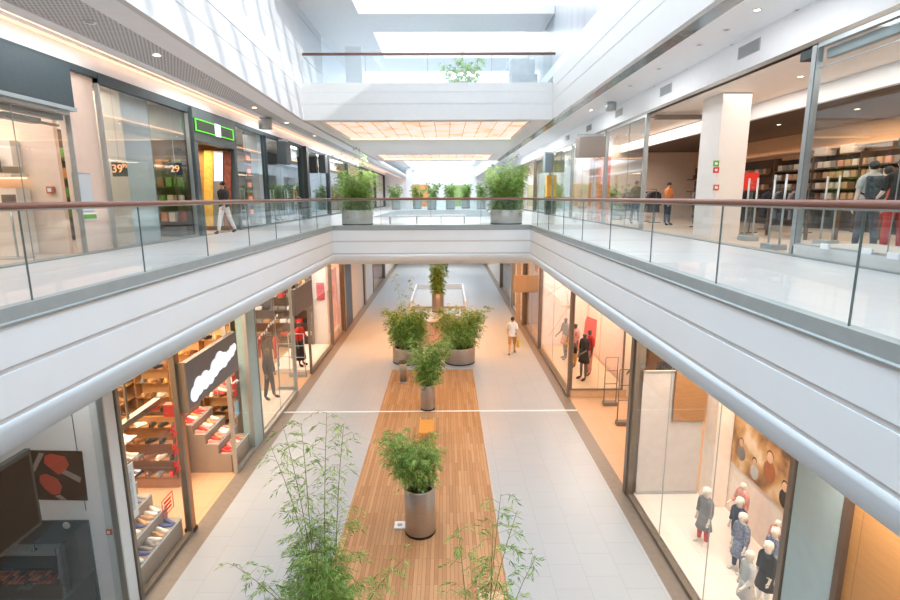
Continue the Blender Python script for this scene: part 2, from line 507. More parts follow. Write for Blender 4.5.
# right edge: three enamelled bands then a translucent film wall
for z0, z1 in ((9.03, 9.52), (9.55, 9.88), (9.91, 10.27)):
    struct('trim_6', B(3.15, 3.25, -2.5, 16.4, z0, z1), DIMENAMEL)
struct('trim_7', B(3.155, 3.24, -2.5, 16.4, 9.04, 10.25), GROOVE)
FILM = mat('film_wall', (184, 188, 194), 0.3, vary=0.16, scale=1.5, stretch=(1, 1, 0.15), spec=0.6)
struct('wall_upper_right', B(3.3, 3.42, -2.5, 34.0, 9.9, 13.5), FILM)
# front of the upper bridge
for z0, z1 in ((9.03, 9.44), (9.49, 9.79), (9.81, 10.06)):
    struct('trim_8', B(-4.16, 3.2, 16.3, 16.4, z0, z1), DIMENAMEL)
struct('trim_9', B(-4.15, 3.2, 16.306, 16.42, 9.06, 10.02), GROOVE)
railing('glass_railing', 'upper storey glass railing with thin brown handrail above white bridge front', [-4.1, -2.3, -0.5, 1.35, 3.2], 16.37, 'x', 10.86, 10.05)
struct('floor_upper_terrace', B(-4.2, 3.2, 16.42, 34.5, 9.76, 9.82), GALTILE)
# soffit round the two luminous ceilings under the upper bridge
SOFF = mat('grey_soffit', (226, 226, 225), 0.6, vary=0.02)
for i, (x0, x1, y0, y1) in enumerate(((-4.15, 3.2, 16.4, 16.85), (-4.15, 3.2, 21.95, 29.5), (-4.15, 3.2, 33.6, 34.5), (-4.15, -3.75, 16.85, 21.95), (2.6, 3.2, 16.85, 21.95), (-4.15, -3.75, 29.5, 33.6), (2.6, 3.2, 29.5, 33.6))):
    struct('ceiling_soffit.%03d' % (i + 1), B(x0, x1, y0, y1, 9.04, 9.2), SOFF)
def lumpanel_mat():
    m = bpy.data.materials.new('luminous_veneer'); m.use_nodes = True
    nt = m.node_tree; b = nt.nodes['Principled BSDF']; L = nt.links.new
    tc = nt.nodes.new('ShaderNodeTexCoord')
    nz = nt.nodes.new('ShaderNodeTexNoise'); nz.inputs['Scale'].default_value = 1.1; nz.inputs['Detail'].default_value = 4
    L(tc.outputs['Object'], nz.inputs['Vector'])
    cr = nt.nodes.new('ShaderNodeValToRGB')
    cr.color_ramp.elements[0].position = 0.36; cr.color_ramp.elements[1].position = 0.56
    cr.color_ramp.elements[0].color = rgb(236, 190, 150); cr.color_ramp.elements[1].color = rgb(252, 236, 222)
    L(nz.outputs['Fac'], cr.inputs['Fac'])
    b.inputs['Roughness'].default_value = 0.5
    L(cr.outputs['Color'], b.inputs['Emission Color']); L(cr.outputs['Color'], b.inputs['Base Color'])
    b.inputs['Emission Strength'].default_value = 0.4
    return m
LUM = lumpanel_mat()
LEDW = emit('warm_led', (255, 206, 160), 1.4)
for (y0, y1, lab) in ((16.85, 21.95, 'large luminous veneer ceiling panel just behind the white upper bridge front'), (29.5, 33.6, 'smaller luminous veneer ceiling panel before the second skylight')):
    t = thing('luminous_ceiling', lab, 'ceiling light', (-0.6, (y0 + y1) / 2, 9.1), 0, None, True)
    x0, x1 = -3.75, 2.6
    nx = 13
    for i in range(nx):
        a = x0 + (x1 - x0) * i / nx; b = x0 + (x1 - x0) * (i + 1) / nx
        obj('diffuser', B(a + 0.012, b - 0.012, y0 + 0.02, y1 - 0.02, 9.10, 9.13), LUM, t)
    fr = MB()
    for i in range(nx + 1):
        a = x0 + (x1 - x0) * i / nx
        fr.box(a - 0.012, a + 0.012, y0, y1, 9.09, 9.13)
    obj('frame', fr, mat('peach_frame', (226, 184, 140), 0.5), t)
    obj('light_strip', B(x0, x1, y1 - 0.06, y1, 9.06, 9.09), LEDW, t)
# upper terrace ceiling with two skylight openings
struct('ceiling_terrace', MB().box(-4.2, 3.28, 17.1, 18.9, 12.15, 12.4).box(-4.2, -2.55, 13.0, 17.1, 12.15, 12.4).box(-4.2, -2.35, 18.9, 22.2, 12.15, 12.4).box(-4.2, 3.28, 22.2, 24.5, 12.15, 12.4).box(-4.2, 3.28, 30.5, 34.5, 12.15, 12.4), SOFF)
struct('wall_terrace', B(-4.2, 3.3, 34.3, 34.5, 9.82, 12.15), WHITE)
struct('wall_terrace_left', B(-4.4, -4.2, 19.2, 34.5, 9.82, 12.4), WHITE)
# roof beams over the open skylight: their shadows streak the upper left wall
for i in range(14):
    y = 1.0 + i * 1.25
    t = tag(obj('roof_beam', B(-3.3, 3.3, y, y + 0.10, 13.65, 13.95), WHITE), 'white roof beam over the open skylight', 'beam', 'white roof beams')
    t['kind'] = 'structure'
struct('ceiling_roof_left', B(-14, -4.4, -3, YE, 13.6, 13.8), WHITE)
struct('ceiling_roof_right', B(3.4, 14, -3, YE, 13.52, 13.7), WHITE)

# gallery ceilings, left: plain band, perforated strip, light slot, raised cove
SB = mat('ceiling_band', (238, 241, 244), 0.6, vary=0.015)
def xl3(y): return -3.66 - (y - 6.64) * 0.0515 if y < 16.3 else -4.157
def strip(x0f, x1f, z0, z1, y0=-2.9, y1=16.3):
    mb = MB(); ys = [y0, y1] if y1 <= 16.3 else [y0, 16.3, y1]
    for y in ys:
        a, b = x0f(y), x1f(y)
        mb.v += [(a, y, z0), (b, y, z0), (b, y, z1), (a, y, z1)]
    for i in range(len(ys) - 1):
        for k in range(4):
            j = (k + 1) % 4
            mb.face((i * 4 + k, i * 4 + j, (i + 1) * 4 + j, (i + 1) * 4 + k))
    mb.face((3, 2, 1, 0)); e = (len(ys) - 1) * 4; mb.face((e, e + 1, e + 2, e + 3))
    return mb
inner = lambda y: xl3(y) - 0.52 if y < 16.3 else -4.7
struct('ceiling_band_left', strip(inner, lambda y: xl3(y) - 0.1, 9.04, 9.2, y1=YE), SB)
struct('ceiling_perforated', strip(lambda y: -5.08, inner, 9.06, 9.2, y1=YE), PERF)
struct('ceiling_edge_left', B(-5.32, -5.08, -2.9, YE, 9.04, 9.2), SB)
struct('ceiling_cove_left', B(-7.6, -5.3, -2.9, YE, 9.76, 9.86), SB)
struct('ceiling_riser_left', B(-5.34, -5.30, -2.9, YE, 9.2, 9.76), SB)
struct('ceiling_bulkhead_left', B(GL - 0.1, GL + 0.02, -2.9, YE, 9.42, 9.76), SB)
t = tag(obj('light_strip', B(-5.375, -5.345, -2.9, YE, 9.05, 9.09), emit('cove_led', (255, 186, 140), 2.2)), 'warm light strip glowing along the perforated ceiling edge', 'light strip')
t = tag(obj('cove_light', B(GL + 0.10, GL + 0.14, -2.9, YE, 9.725, 9.757), emit('cove_led_soft', (255, 190, 146), 1.2)), 'warm glowing cove lamp behind the perforated ceiling', 'light strip')
struct('trim_10', B(GL - 0.1, GL + 0.06, -2.9, YE, 9.30, 9.42), CHARCOAL)
# right: mirror strip, flat ceiling, sloping bulkhead
MIRR = mat('mirror_strip', (128, 150, 160), 0.15, 0.35, vary=0.25, scale=1.3, stretch=(1, 0.6, 1))
t = thing('mirror_strip', 'grey mirrored ceiling strip along the white edge of the upper storey', 'mirror', (3.4, 8, 9.05), 0, None, True)
for i in range(18):
    y = -2.5 + i * 2.1
    obj('mirror_panel', MB().extr([(3.27, 9.06), (3.56, 9.08), (3.56, 9.12), (3.27, 9.1)], y + 0.01, y + 2.09), MIRR, t)
struct('ceiling_right', B(3.56, 6.75, -2.9, YE, 10.2, 10.3), SB)
struct('ceiling_riser_right', B(3.56, 3.6, -2.9, YE, 9.12, 10.2), SB)
struct('ceiling_bulkhead_right', B(GR, GR + 0.1, -2.9, YE, 9.42, 10.2), SB)
struct('trim_11', B(GR - 0.06, GR + 0.1, -2.9, YE, 9.42, 9.5), BRONZE)
# end wall details
struct('ceiling_cap', B(-14, -7.6, -2.9, YE, 9.43, 9.49), CREAM)
struct('ceiling_cap_right', B(6.7, 14, -2.9, YE, 9.43, 9.49), CREAM)
# --- small ceiling things
def downlight(x, y, z, label, on=True, group=None):
    t = thing('downlight', label, 'ceiling light', (x, y, z), 0, group)
    obj('trim_ring', MB().lathe([(0.05, -0.004), (0.075, -0.012), (0.08, 0.0)], n=16), WHITE, t)
    obj('lamp', MB().lathe([(0.001, -0.006), (0.052, -0.006), (0.052, 0.0)], n=14), emit('lamp_disc', (255, 226, 190), 9) if on else mat('lamp_off', (150, 150, 150), 0.4), t)
    return t
for i, (y, on) in enumerate(((7.5, 0), (9.13, 1), (10.8, 0), (14.2, 1), (17.0, 1), (20.5, 1))):
    downlight(-4.62 if y < 12 else -4.85, y, 9.055, ORD[i] + ' recessed spot along the perforated ceiling strip, counted from the camera', on)
def _pray(px, py):
    return Fv + Rv * ((px - CX) / FPX) - Uv * ((py - CY) / FPX)
def onz(px, py, z):
    d = _pray(px, py); k_ = (z - EYE) / d.z; return d.x * k_, d.y * k_
for i, (px, py, on) in enumerate(((757, 10, 1), (798, 10, 0), (726, 30, 0), (733, 45, 0), (699, 45, 0), (688, 69, 0), (659, 69, 0), (655, 86, 0), (630, 86, 0), (629, 100, 0), (591, 110, 1))):
    x, y = onz(px, py, 10.195)
    downlight(x, y, 10.198, ORD[i] + ' small spot in the white ceiling beside the mirror strip, counted from the camera', on)
for i, (px, py) in enumerate(((749, 49), (666, 90), (619, 113), (589, 128), (567.5, 138))):
    d = _pray(px, py); k_ = (GR - 0.002) / d.x
    t = thing('air_vent', ORD[i] + ' grey air vent on the white bulkhead above the shop glass, counted from the camera', 'vent', (GR - 0.001, d.y * k_, EYE + d.z * k_))
    fr = obj('frame', MB().box(-0.014, 0, -0.42, 0.42, -0.13, 0.13), mat('vent_grey', (186, 188, 188), 0.5), t)
    sl = MB()
    for k in range(7): sl.box(-0.02, -0.012, -0.39, 0.39, -0.115 + k * 0.034, -0.095 + k * 0.034)
    obj('grille', sl, mat('vent_slat', (140, 144, 146), 0.5), fr)
for x, y, lab in ((-5.18, 16.0, 'round drum spotlight hanging under the perforated ceiling'), (*onz(611, 108, 10.0), 'round drum spotlight under the white ceiling by the vents')):
    t = thing('drum_lamp', lab, 'ceiling light', (x, y, 9.05 if x < 0 else 10.2))
    obj('housing', MB().lathe([(0.10, -0.30), (0.19, -0.30), (0.19, -0.06), (0.17, 0.0)], n=24), ALU, t)
    obj('lamp', MB().lathe([(0.001, -0.285), (0.165, -0.285), (0.165, -0.27)], n=24), emit('drum_glow', (255, 232, 206), 5), t)

# ------------------------------------------------------------------ people and mannequins
BODY = {}
def seg_d(p, a, b):
    ab = b - a; t = max(0, min(1, (p - a).dot(ab) / max(ab.length_squared, 1e-9)))
    return (p - (a + ab * t)).length, t
def body(key, armL=(8, 6, 12), armR=(8, 6, 12), legL=(0, 3, 0), legR=(0, 3, 0), headscale=1.0, legk=1.0, female=False, lean=0):
    """one continuous body, 1.75 m tall, facing -y. arms: (swing forward, abduct, elbow bend); legs: (swing forward, abduct, knee bend)"""
    if key in BODY: return BODY[key]
    R = math.radians
    hipz = 0.93 * legk
    dz = hipz - 0.93
    V = []; E = []; RD = []; bones = []
    def n(p, r, par=None):
        V.append(Vector(p)); RD.append(r)
        if par is not None: E.append((par, len(V) - 1))
        return len(V) - 1
    ly = lambda z: -math.tan(R(lean)) * max(0, z - 0.93)
    pel = n((0, 0, 0.97 + dz), 0.125)
    sp = n((0, ly(1.12), 1.13 + dz), 0.108 if female else 0.118, pel)
    ch = n((0, ly(1.3), 1.31 + dz), 0.122 if female else 0.138, sp)
    nb = n((0, ly(1.45) + 0.01, 1.455 + dz), 0.075, ch)
    nk = n((0, ly(1.52), 1.525 + dz), 0.05, nb)
    h1 = n((0, ly(1.6) - 0.012, 1.525 + dz + 0.065 * headscale), 0.072 * headscale, nk)
    h2 = n((0, ly(1.65) - 0.008, 1.525 + dz + 0.125 * headscale), 0.086 * headscale, h1)
    h3 = n((0, ly(1.7) + 0.004, 1.525 + dz + 0.19 * headscale), 0.062 * headscale, h2)
    bones += [('torso', pel, nb), ('neck', nb, nk), ('head', nk, h3)]
    hands = []
    for s, a, nm in ((1, armL, 'L'), (-1, armR, 'R')):
        sw, ab, eb = a
        sh = n((s * 0.165, ly(1.42), 1.42 + dz), 0.062, nb)
        def dirv(sw_, ab_): return Vector((s * math.sin(R(ab_)), -math.sin(R(sw_)) * math.cos(R(ab_)), -math.cos(R(sw_)) * math.cos(R(ab_))))
        d1 = dirv(sw, ab); d2 = dirv(sw + eb, ab * 0.4)
        el = n(V[sh] + d1 * 0.28, 0.040, sh)
        wr = n(V[el] + d2 * 0.24, 0.027, el)
        pm = n(V[wr] + d2 * 0.075, 0.031, wr)
        bones += [('uarm' + nm, sh, el), ('farm' + nm, el, wr), ('hand' + nm, wr, pm)]
        hands.append((V[pm].copy(), d2.copy(), s))
    for s, a, nm in ((1, legL, 'L'), (-1, legR, 'R')):
        sw, ab, kb = a
        hp = n((s * 0.085, 0, 0.90 + dz), 0.092, pel)
        d1 = Vector((s * math.sin(R(ab)), -math.sin(R(sw)), -math.cos(R(sw))))
        d2 = Vector((s * math.sin(R(ab)) * 0.3, math.sin(R(kb - sw)), -math.cos(R(kb - sw))))
        kn = n(V[hp] + d1 * 0.41 * legk, 0.058, hp)
        cf = n(V[kn] + d2 * 0.15 * legk, 0.055, kn)
        an = n(V[kn] + d2 * 0.40 * legk, 0.036, cf)
        ft = n(V[an] + Vector((s * 0.02, -0.10, -0.045)), 0.036, an)
        te = n(V[an] + Vector((s * 0.03, -0.17, -0.058)), 0.026, ft)
        bones += [('thigh' + nm, hp, kn), ('shin' + nm, kn, an), ('foot' + nm, an, te)]
    me = bpy.data.meshes.new('skeleton')
    me.from_pydata([tuple(v) for v in V], E, [])
    o = bpy.data.objects.new('skeleton', me); COL.objects.link(o)
    md = o.modifiers.new('skin', 'SKIN'); md.use_smooth_shade = True
    for i, r in enumerate(RD):
        sv = me.skin_vertices[0].data[i]; sv.radius = (r, r); sv.use_root = (i == 0)
    su = o.modifiers.new('sub', 'SUBSURF'); su.levels = 2; su.render_levels = 2
    dg = bpy.context.evaluated_depsgraph_get()
    m2 = bpy.data.meshes.new_from_object(o.evaluated_get(dg))
    bpy.data.objects.remove(o); bpy.data.meshes.remove(me)
    vs = [v.co.copy() for v in m2.vertices]; fs = [tuple(p.vertices) for p in m2.polygons]
    bpy.data.meshes.remove(m2)
    lab = []
    for i, v in enumerate(vs):
        best = min(bones, key=lambda b: seg_d(v, V[b[1]], V[b[2]])[0] - 0.5 * (RD[b[1]] + RD[b[2]]))
        lab.append((best[0], seg_d(v, V[best[1]], V[best[2]])[1]))
        if best[0] == 'torso':
            v.y *= 0.72; v.x *= 1.18 if v.z - dz > 1.2 else 1.12
        if best[0] == 'head': v.x *= 0.88
    zmin = min(v.z for v in vs)
    ex = MB()
    for p, d, s in hands:      # five separate fingers on each palm
        side = Vector((0, -1, 0)) if abs(d.y) < 0.8 else Vector((0, 0, 1))
        side = (side - d * side.dot(d)).normalized(); nrm = Vector((-s, 0, 0))
        for q, ln in ((-0.026, 0.062), (-0.009, 0.075), (0.008, 0.080), (0.025, 0.072)):
            b = p + side * -q + d * 0.012
            ex.tube([b, b + d * ln * 0.5, b + d * ln * 0.9 + nrm * ln * 0.3], [0.010, 0.009, 0.006], 6)
        b = p + side * 0.02 - d * 0.03
        ex.tube([b, b + side * 0.028 + d * 0.02, b + side * 0.034 + d * 0.05 + nrm * 0.01], [0.011, 0.010, 0.007], 6)
    # face: nose and ears
    hc = V[h2]; hs = headscale
    ex.ball((0, hc.y - 0.083 * hs, hc.z - 0.012), 0.013 * hs, 8, 6, sy=1.2, sz=1.5)
    for s in (1, -1): ex.ball((s * 0.076 * hs, hc.y + 0.008, hc.z - 0.012), 0.02 * hs, 8, 6, sx=0.4, sz=1.5)
    BODY[key] = dict(v=vs, f=fs, lab=lab, z=zmin, ex=ex, V=V, dz=dz, head=hc.copy(), hs=hs, cache={})
    return BODY[key]
def body_mesh(bd, m):
    k = ('body', m.name)
    if k not in bd['cache']:
        mb = MB(); mb.v = [(v.x, v.y, v.z - bd['z']) for v in bd['v']]
        for f in bd['f']: mb.face(f, 0, True)
        n = len(mb.v)
        mb.v += [(x, y, z - bd['z']) for x, y, z in bd['ex'].v]
        for f in bd['ex'].f: mb.face([n + i for i in f], 0, True)
        bd['cache'][k] = mb.mesh('body', m)
    return bd['cache'][k]
def normals(bd):
    if 'n' not in bd:
        ns = [Vector((0, 0, 0)) for _ in bd['v']]
        for f in bd['f']:
            a, b, c = bd['v'][f[0]], bd['v'][f[1]], bd['v'][f[2]]
            k = (b - a).cross(c - a)
            for i in f: ns[i] += k
        bd['n'] = [k.normalized() for k in ns]
    return bd['n']
def shell(bd, key, m, off, pred):
    """a garment that follows the body: the body's own surface over the covered zone, moved outwards"""
    k = (key, m.name, off)
    if k not in bd['cache']:
        ns = normals(bd); keep = {}
        mb = MB()
        for f in bd['f']:
            if all(pred(bd['lab'][i], bd['v'][i].z - bd['dz']) for i in f):
                idx = []
                for i in f:
                    if i not in keep:
                        keep[i] = len(mb.v); p = bd['v'][i] + ns[i] * off
                        mb.v.append((p.x, p.y, p.z - bd['z']))
                    idx.append(keep[i])
                mb.face(idx, 0, True)
        bd['cache'][k] = mb.mesh(key, m)
    return bd['cache'][k]
def is_shirt(sleeve=0.6, hem=0.95):
    def f(l, z):
        b, t = l
        if b == 'torso': return z > hem
        if b == 'neck': return t < 0.25
        if b[:4] == 'uarm': return t < sleeve
        if b[:4] == 'farm': return sleeve > 1 and t < sleeve - 1
        if b[:5] == 'thigh': return z > hem
        return False
    return f
def is_trouser(end=1.9, top=1.04):
    def f(l, z):
        b, t = l
        if b == 'torso': return z < top
        if b[:5] == 'thigh': return t < end
        if b[:4] == 'shin': return t < end - 1
        return False
    return f
def is_shoe(l, z): return l[0][:4] == 'foot' and l[1] > 0.05
def figure(name, label, cat, loc, face, bd, skin, height=1.75, top=None, sleeve=0.6, hem=0.93, legs=None, legend=1.9, shoes=None, hair=None, skirt=None, skirtlen=0.35, group=None, topname='shirt', headm=None, longhair=False):
    """face = direction the figure looks, degrees anticlockwise from -y"""
    t = thing(name, label, cat, loc, math.radians(face), group)
    s = height / (1.75 * (1 if bd['dz'] == 0 else 1.0)); t.scale = (s, s, s)
    o = obj('body', body_mesh(bd, skin), None, t)
    if legs: obj('trousers', shell(bd, 'trousers', legs, 0.014, is_trouser(legend)), None, t)
    if top: obj(topname, shell(bd, topname + '%.2f_%.2f' % (sleeve, hem), top, 0.022, is_shirt(sleeve, hem)), None, t)
    if shoes:
        for q in 'LR': obj('shoe', shell(bd, 'shoe' + q, shoes, 0.012, lambda l, z, q=q: l[0] == 'foot' + q), None, t)
    z0 = -bd['z'] + bd['dz']
    if skirt:
        w = 1.02 + z0
        pr = [(0.155, w), (0.175, w - 0.1), (0.20, w - skirtlen * 0.6), (0.235, w - skirtlen), (0.225, w - skirtlen + 0.004), (0.15, w - 0.02)]
        mb = MB().lathe(pr, n=24, sy=0.8)
        b = mb.v
        for i, (x, y, z) in enumerate(b):      # soft pleats towards the hem
            a = math.atan2(y, x); q = 1 + 0.05 * math.sin(9 * a) * max(0, (w - z) / skirtlen)
            b[i] = (x * q, y * q, z)
        obj('skirt', mb, skirt, t)
    if hair:
        h = bd['head']; hs = bd['hs']
        mb = MB().ball((0, h.y + 0.016, h.z - bd['z'] + 0.024), 0.094 * hs, 16, 10, sx=0.92, sz=1.02)
        if longhair: mb.ball((0, h.y + 0.05, h.z - bd['z'] - 0.07), 0.085 * hs, 14, 8, sy=0.6, sz=1.8)
        obj('hair', mb, hair, t)
    return t

# ------------------------------------------------------------------ bamboo in steel planters
def leaf(mb, p, d, ln, w, mi, rnd):
    d = d.normalized()
    s = d.cross(Vector((rnd.uniform(-.6, .6), rnd.uniform(-.6, .6), 1)))
    if s.length < 1e-3: s = Vector((1, 0, 0))
    s.normalize()
    q = p + d * ln * 0.4
    tip = p + d * ln + Vector((0, 0, -ln * 0.18))
    n = len(mb.v)
    mb.v += [tuple(p), tuple(q - s * w), tuple(tip), tuple(q + s * w)]
    mb.face((n, n + 1, n + 2, n + 3), mi)
def bamboo(z0, culms, rnd, leaf_len=0.085, leafw=0.009, dens=1.0, droop=0.5):
    """culms: list of (x, y, height, tip offset x, tip offset y, leafiness, start fraction, branch length)"""
    st = MB(); lf = MB()
    for (x, y, H, ox, oy, lv, f0, bl) in culms:
        P = lambda t: Vector((x + ox * t * t, y + oy * t * t, z0 - 0.05 + (H + 0.05) * t * (1 - 0.06 * t)))
        pts = [P(k / 7) for k in range(8)]
        st.tube(pts, [0.007 * (1 - 0.75 * k / 7) + 0.0012 for k in range(8)], 5)
        nb = max(4, int(H * 16 * lv * dens))
        for i in range(nb):
            t = f0 + (1 - f0) * (i + rnd.random()) / nb
            a = rnd.uniform(0, 2 * PI)
            L = bl * rnd.uniform(0.5, 1.1) * (1.15 - 0.6 * t)
            d = Vector((math.cos(a), math.sin(a), rnd.uniform(0.1, 0.7)))
            p0 = P(t); p1 = p0 + d * L * 0.55; p2 = p0 + d * L + Vector((0, 0, -droop * L))
            st.tube([p0, p1, p2], [0.0025, 0.0018, 0.001], 3, caps=False)
            mi = rnd.choices((0, 1, 2), (5, 3, 2))[0]
            for c in range(4):
                f = 0.35 + 0.22 * c
                b = p0.lerp(p1, f * 2) if f < 0.5 else p1.lerp(p2, min(1, (f - 0.5) * 2))
                for j in range(rnd.choice((2, 3, 4))):
                    aa = a + rnd.uniform(-1.1, 1.1)
                    dd = Vector((math.cos(aa), math.sin(aa), rnd.uniform(-0.75, 0.25)))
                    leaf(lf, b + dd * 0.01, dd, leaf_len * rnd.uniform(0.6, 1.2), leafw * rnd.uniform(0.7, 1.2), mi, rnd)
    return st, lf
LEAVES = [LEAF, LEAFD, LEAFL]
def ring_culms(rnd, n, r, h0, h1, spread, lv, f0, bl):
    out = []
    for i in range(n):
        a = rnd.uniform(0, 2 * PI); q = r * math.sqrt(rnd.random())
        s = spread * rnd.uniform(0.5, 1.2)
        b = a + rnd.uniform(-.7, .7)
        out.append((q * math.cos(a), q * math.sin(a), rnd.uniform(h0, h1), s * math.cos(b), s * math.sin(b), lv, f0, bl))
    return out
def planter(label, loc, rad, h, culms, rnd, group=None, tall=True, dens=1.0, leaf_len=0.085, leafw=0.009, name='bamboo_planter', marker=False, potm=None):
    t = thing(name, label, 'planter', loc, 0, group)
    w = 0.035
    pr = [(rad * 0.93, 0.0), (rad * 0.93, 0.05), (rad - 0.004, 0.055), (rad, 0.07), (rad, h - 0.015), (rad - 0.008, h), (rad - w, h), (rad - w, h - 0.16)]
    pt = obj('pot', MB().lathe(pr, n=40), potm or STEEL, t)
    obj('base_ring', MB().lathe([(rad * 0.97, 0.002), (rad * 1.004, 0.01), (rad * 1.004, 0.055), (rad * 0.97, 0.06)], n=40), BLACK, pt)
    mb = MB().lathe([(rad - w - 0.002, h - 0.13), (rad * 0.6, h - 0.105), (0.001, h - 0.09)], n=32)
    so_ = obj('soil', mb, SOIL, t)
    st, lf = bamboo(h - 0.1, culms, rnd, leaf_len, leafw, dens)
    obj('stems', st, STEM, t)
    obj('foliage', lf, LEAVES, t)
    if marker: obj('plant_marker', B(0.06, 0.10, -rad * 0.72, -rad * 0.72 + 0.006, h - 0.14, h + 0.02), WHITE, so_)
    return t
rnd = random.Random(11)
# foreground: tall airy culms either side of a leafy clump
cl = [(-0.2, 0.05, 3.35, -0.12, 0.25, 0.42, 0.36, 0.46), (-0.2, 0.15, 3.3, -0.40, 0.3, 0.42, 0.42, 0.44), (-0.1, 0.1, 3.4, 0.05, 0.4, 0.42, 0.45, 0.46), (-0.2, 0.2, 3.0, -0.55, 0.2, 0.4, 0.42, 0.40), (0, 0.2, 3.2, 0.15, 0.3, 0.4, 0.5, 0.40),
      (-0.2, -0.1, 1.6, -0.9, 0.0, 0.7, 0.5, 0.34), (0.2, 0.1, 1.5, 0.75, 0.1, 0.6, 0.5, 0.34)]
cl += [(rnd.uniform(-.25, .1), rnd.uniform(-.2, .2), rnd.uniform(1.0, 1.85), rnd.uniform(-.5, .35), rnd.uniform(-.2, .45), 1.4, 0.42, 0.44) for _ in range(18)]
planter('tall airy bamboo rising in front of the camera over the wooden deck', (-1.45, 5.75, 0.02), 0.34, 1.05, cl, rnd, leaf_len=0.085, leafw=0.0065, dens=1.35)
cl = [(0.05, 0.0, 2.85, 0.18, 0.3, 0.42, 0.35, 0.42), (0.0, 0.1, 2.6, 0.42, 0.25, 0.4, 0.35, 0.40), (0.08, -0.1, 2.7, 0.05, 0.2, 0.4, 0.4, 0.40), (-0.1, 0.1, 2.4, -0.15, 0.3, 0.4, 0.4, 0.38), (0.1, 0.0, 2.2, 0.5, 0.1, 0.45, 0.4, 0.38)]
planter('second airy bamboo in front of the camera, sprays reaching over the deck edge strip', (0.36, 5.0, 0.02), 0.30, 1.0, cl, rnd, leaf_len=0.085, leafw=0.0065, dens=1.5)
cl = [(x - 0.05, y, h, ox - 0.12, oy, a, b, c) for x, y, h, ox, oy, a, b, c in ring_culms(rnd, 36, 0.18, 0.75, 1.32, 0.45, 1.3, 0.25, 0.30)]
planter('tall steel cylinder of bushy bamboo on the wooden deck beside the white floor socket', (-0.56, 9.86, 0.02), 0.315, 1.02, cl, rnd, marker=True, leaf_len=0.09)
cl = ring_culms(rnd, 30, 0.13, 1.0, 1.85, 0.75, 1.2, 0.15, 0.38)
planter('slim steel cylinder of pale feathery bamboo at the far half of the wooden deck', (-0.62, 16.3, 0.02), 0.235, 0.85, cl, rnd, leaf_len=0.10, leafw=0.011)
cl = ring_culms(rnd, 60, 0.42, 0.9, 1.9, 0.55, 1.35, 0.2, 0.42) + [(-.1, .1, 3.4, -.5, .4, .25, .5, .4), (.1, .2, 3.1, .0, .5, .25, .5, .4)]
planter('wide steel bowl of dense bamboo behind the small steel post', (-1.62, 21.5, 0), 0.64, 0.68, cl, rnd, leaf_len=0.115, leafw=0.014, dens=0.9)
cl = ring_culms(rnd, 60, 0.42, 0.9, 1.85, 0.8, 1.35, 0.2, 0.44)
planter('wide steel bowl of dense bamboo on the side of the person in white shirt', (0.56, 21.4, 0), 0.64, 0.70, cl, rnd, leaf_len=0.115, leafw=0.014, dens=0.9)
cl = ring_culms(rnd, 22, 0.2, 1.4, 2.6, 0.45, 1.2, 0.08, 0.36)
planter('distant dark cylinder of bamboo seen under the bridge before the grey island', (-0.5, 31.4, 0), 0.36, 1.15, cl, rnd, leaf_len=0.14, leafw=0.018, dens=0.8)
# bridge
BOWL = mat('satin_steel', (196, 200, 202), 0.42, 0.75, vary=0.05, scale=3, stretch=(1, 1, 20))
cl = ring_culms(rnd, 50, 0.42, 1.0, 1.95, 0.55, 1.2, 0.02, 0.40) + [(-.2, .1, 2.7, -.45, .3, .3, .5, .4), (0.1, .2, 2.8, .0, .3, .3, .5, .4), (0, 0, 2.4, .3, .2, .3, .5, .4), (-.1, .2, 2.5, -.8, .2, .3, .5, .4)]
planter('round steel bowl of bushy bamboo on the bridge, towards the green outlined sign', (-3.66, 22.3, ZG), 0.64, 0.62, cl, rnd, leaf_len=0.11, leafw=0.014, potm=BOWL)
cl = ring_culms(rnd, 50, 0.42, 1.0, 2.1, 0.6, 1.2, 0.02, 0.40) + [(.2, .1, 2.6, .3, .3, .4, .4, .4)]
planter('round steel bowl of bushy bamboo on the bridge towards the orange lit shop', (2.52, 22.3, ZG), 0.66, 0.60, cl, rnd, leaf_len=0.11, leafw=0.014, potm=BOWL)
for i, (x, y) in enumerate(((-4.6, 50), (-2.75, 52.5), (-1.25, 49), (0.45, 50), (2.0, 53.5), (3.3, 50))):
    cl = ring_culms(rnd, 14, 0.3, 0.9, 1.7, 0.45, 0.9, 0.05, 0.35)
    planter(ORD[i] + ' small potted bamboo in the distant row, counted from the green sign side', (x, y, ZG), 0.42, 0.95, cl, rnd, 'potted bamboos beyond the bridge', leaf_len=0.2, leafw=0.032, dens=0.6, potm=mat('grey_pot', (150, 158, 156), 0.5))
cl = ring_culms(rnd, 20, 0.3, 0.8, 1.5, 0.6, 1.0, 0.05, 0.4)
planter('hazy bamboo planter on the upper storey behind the top railing', (0.75, 20.0, 9.82), 0.35, 0.45, cl, rnd, leaf_len=0.13, leafw=0.016)

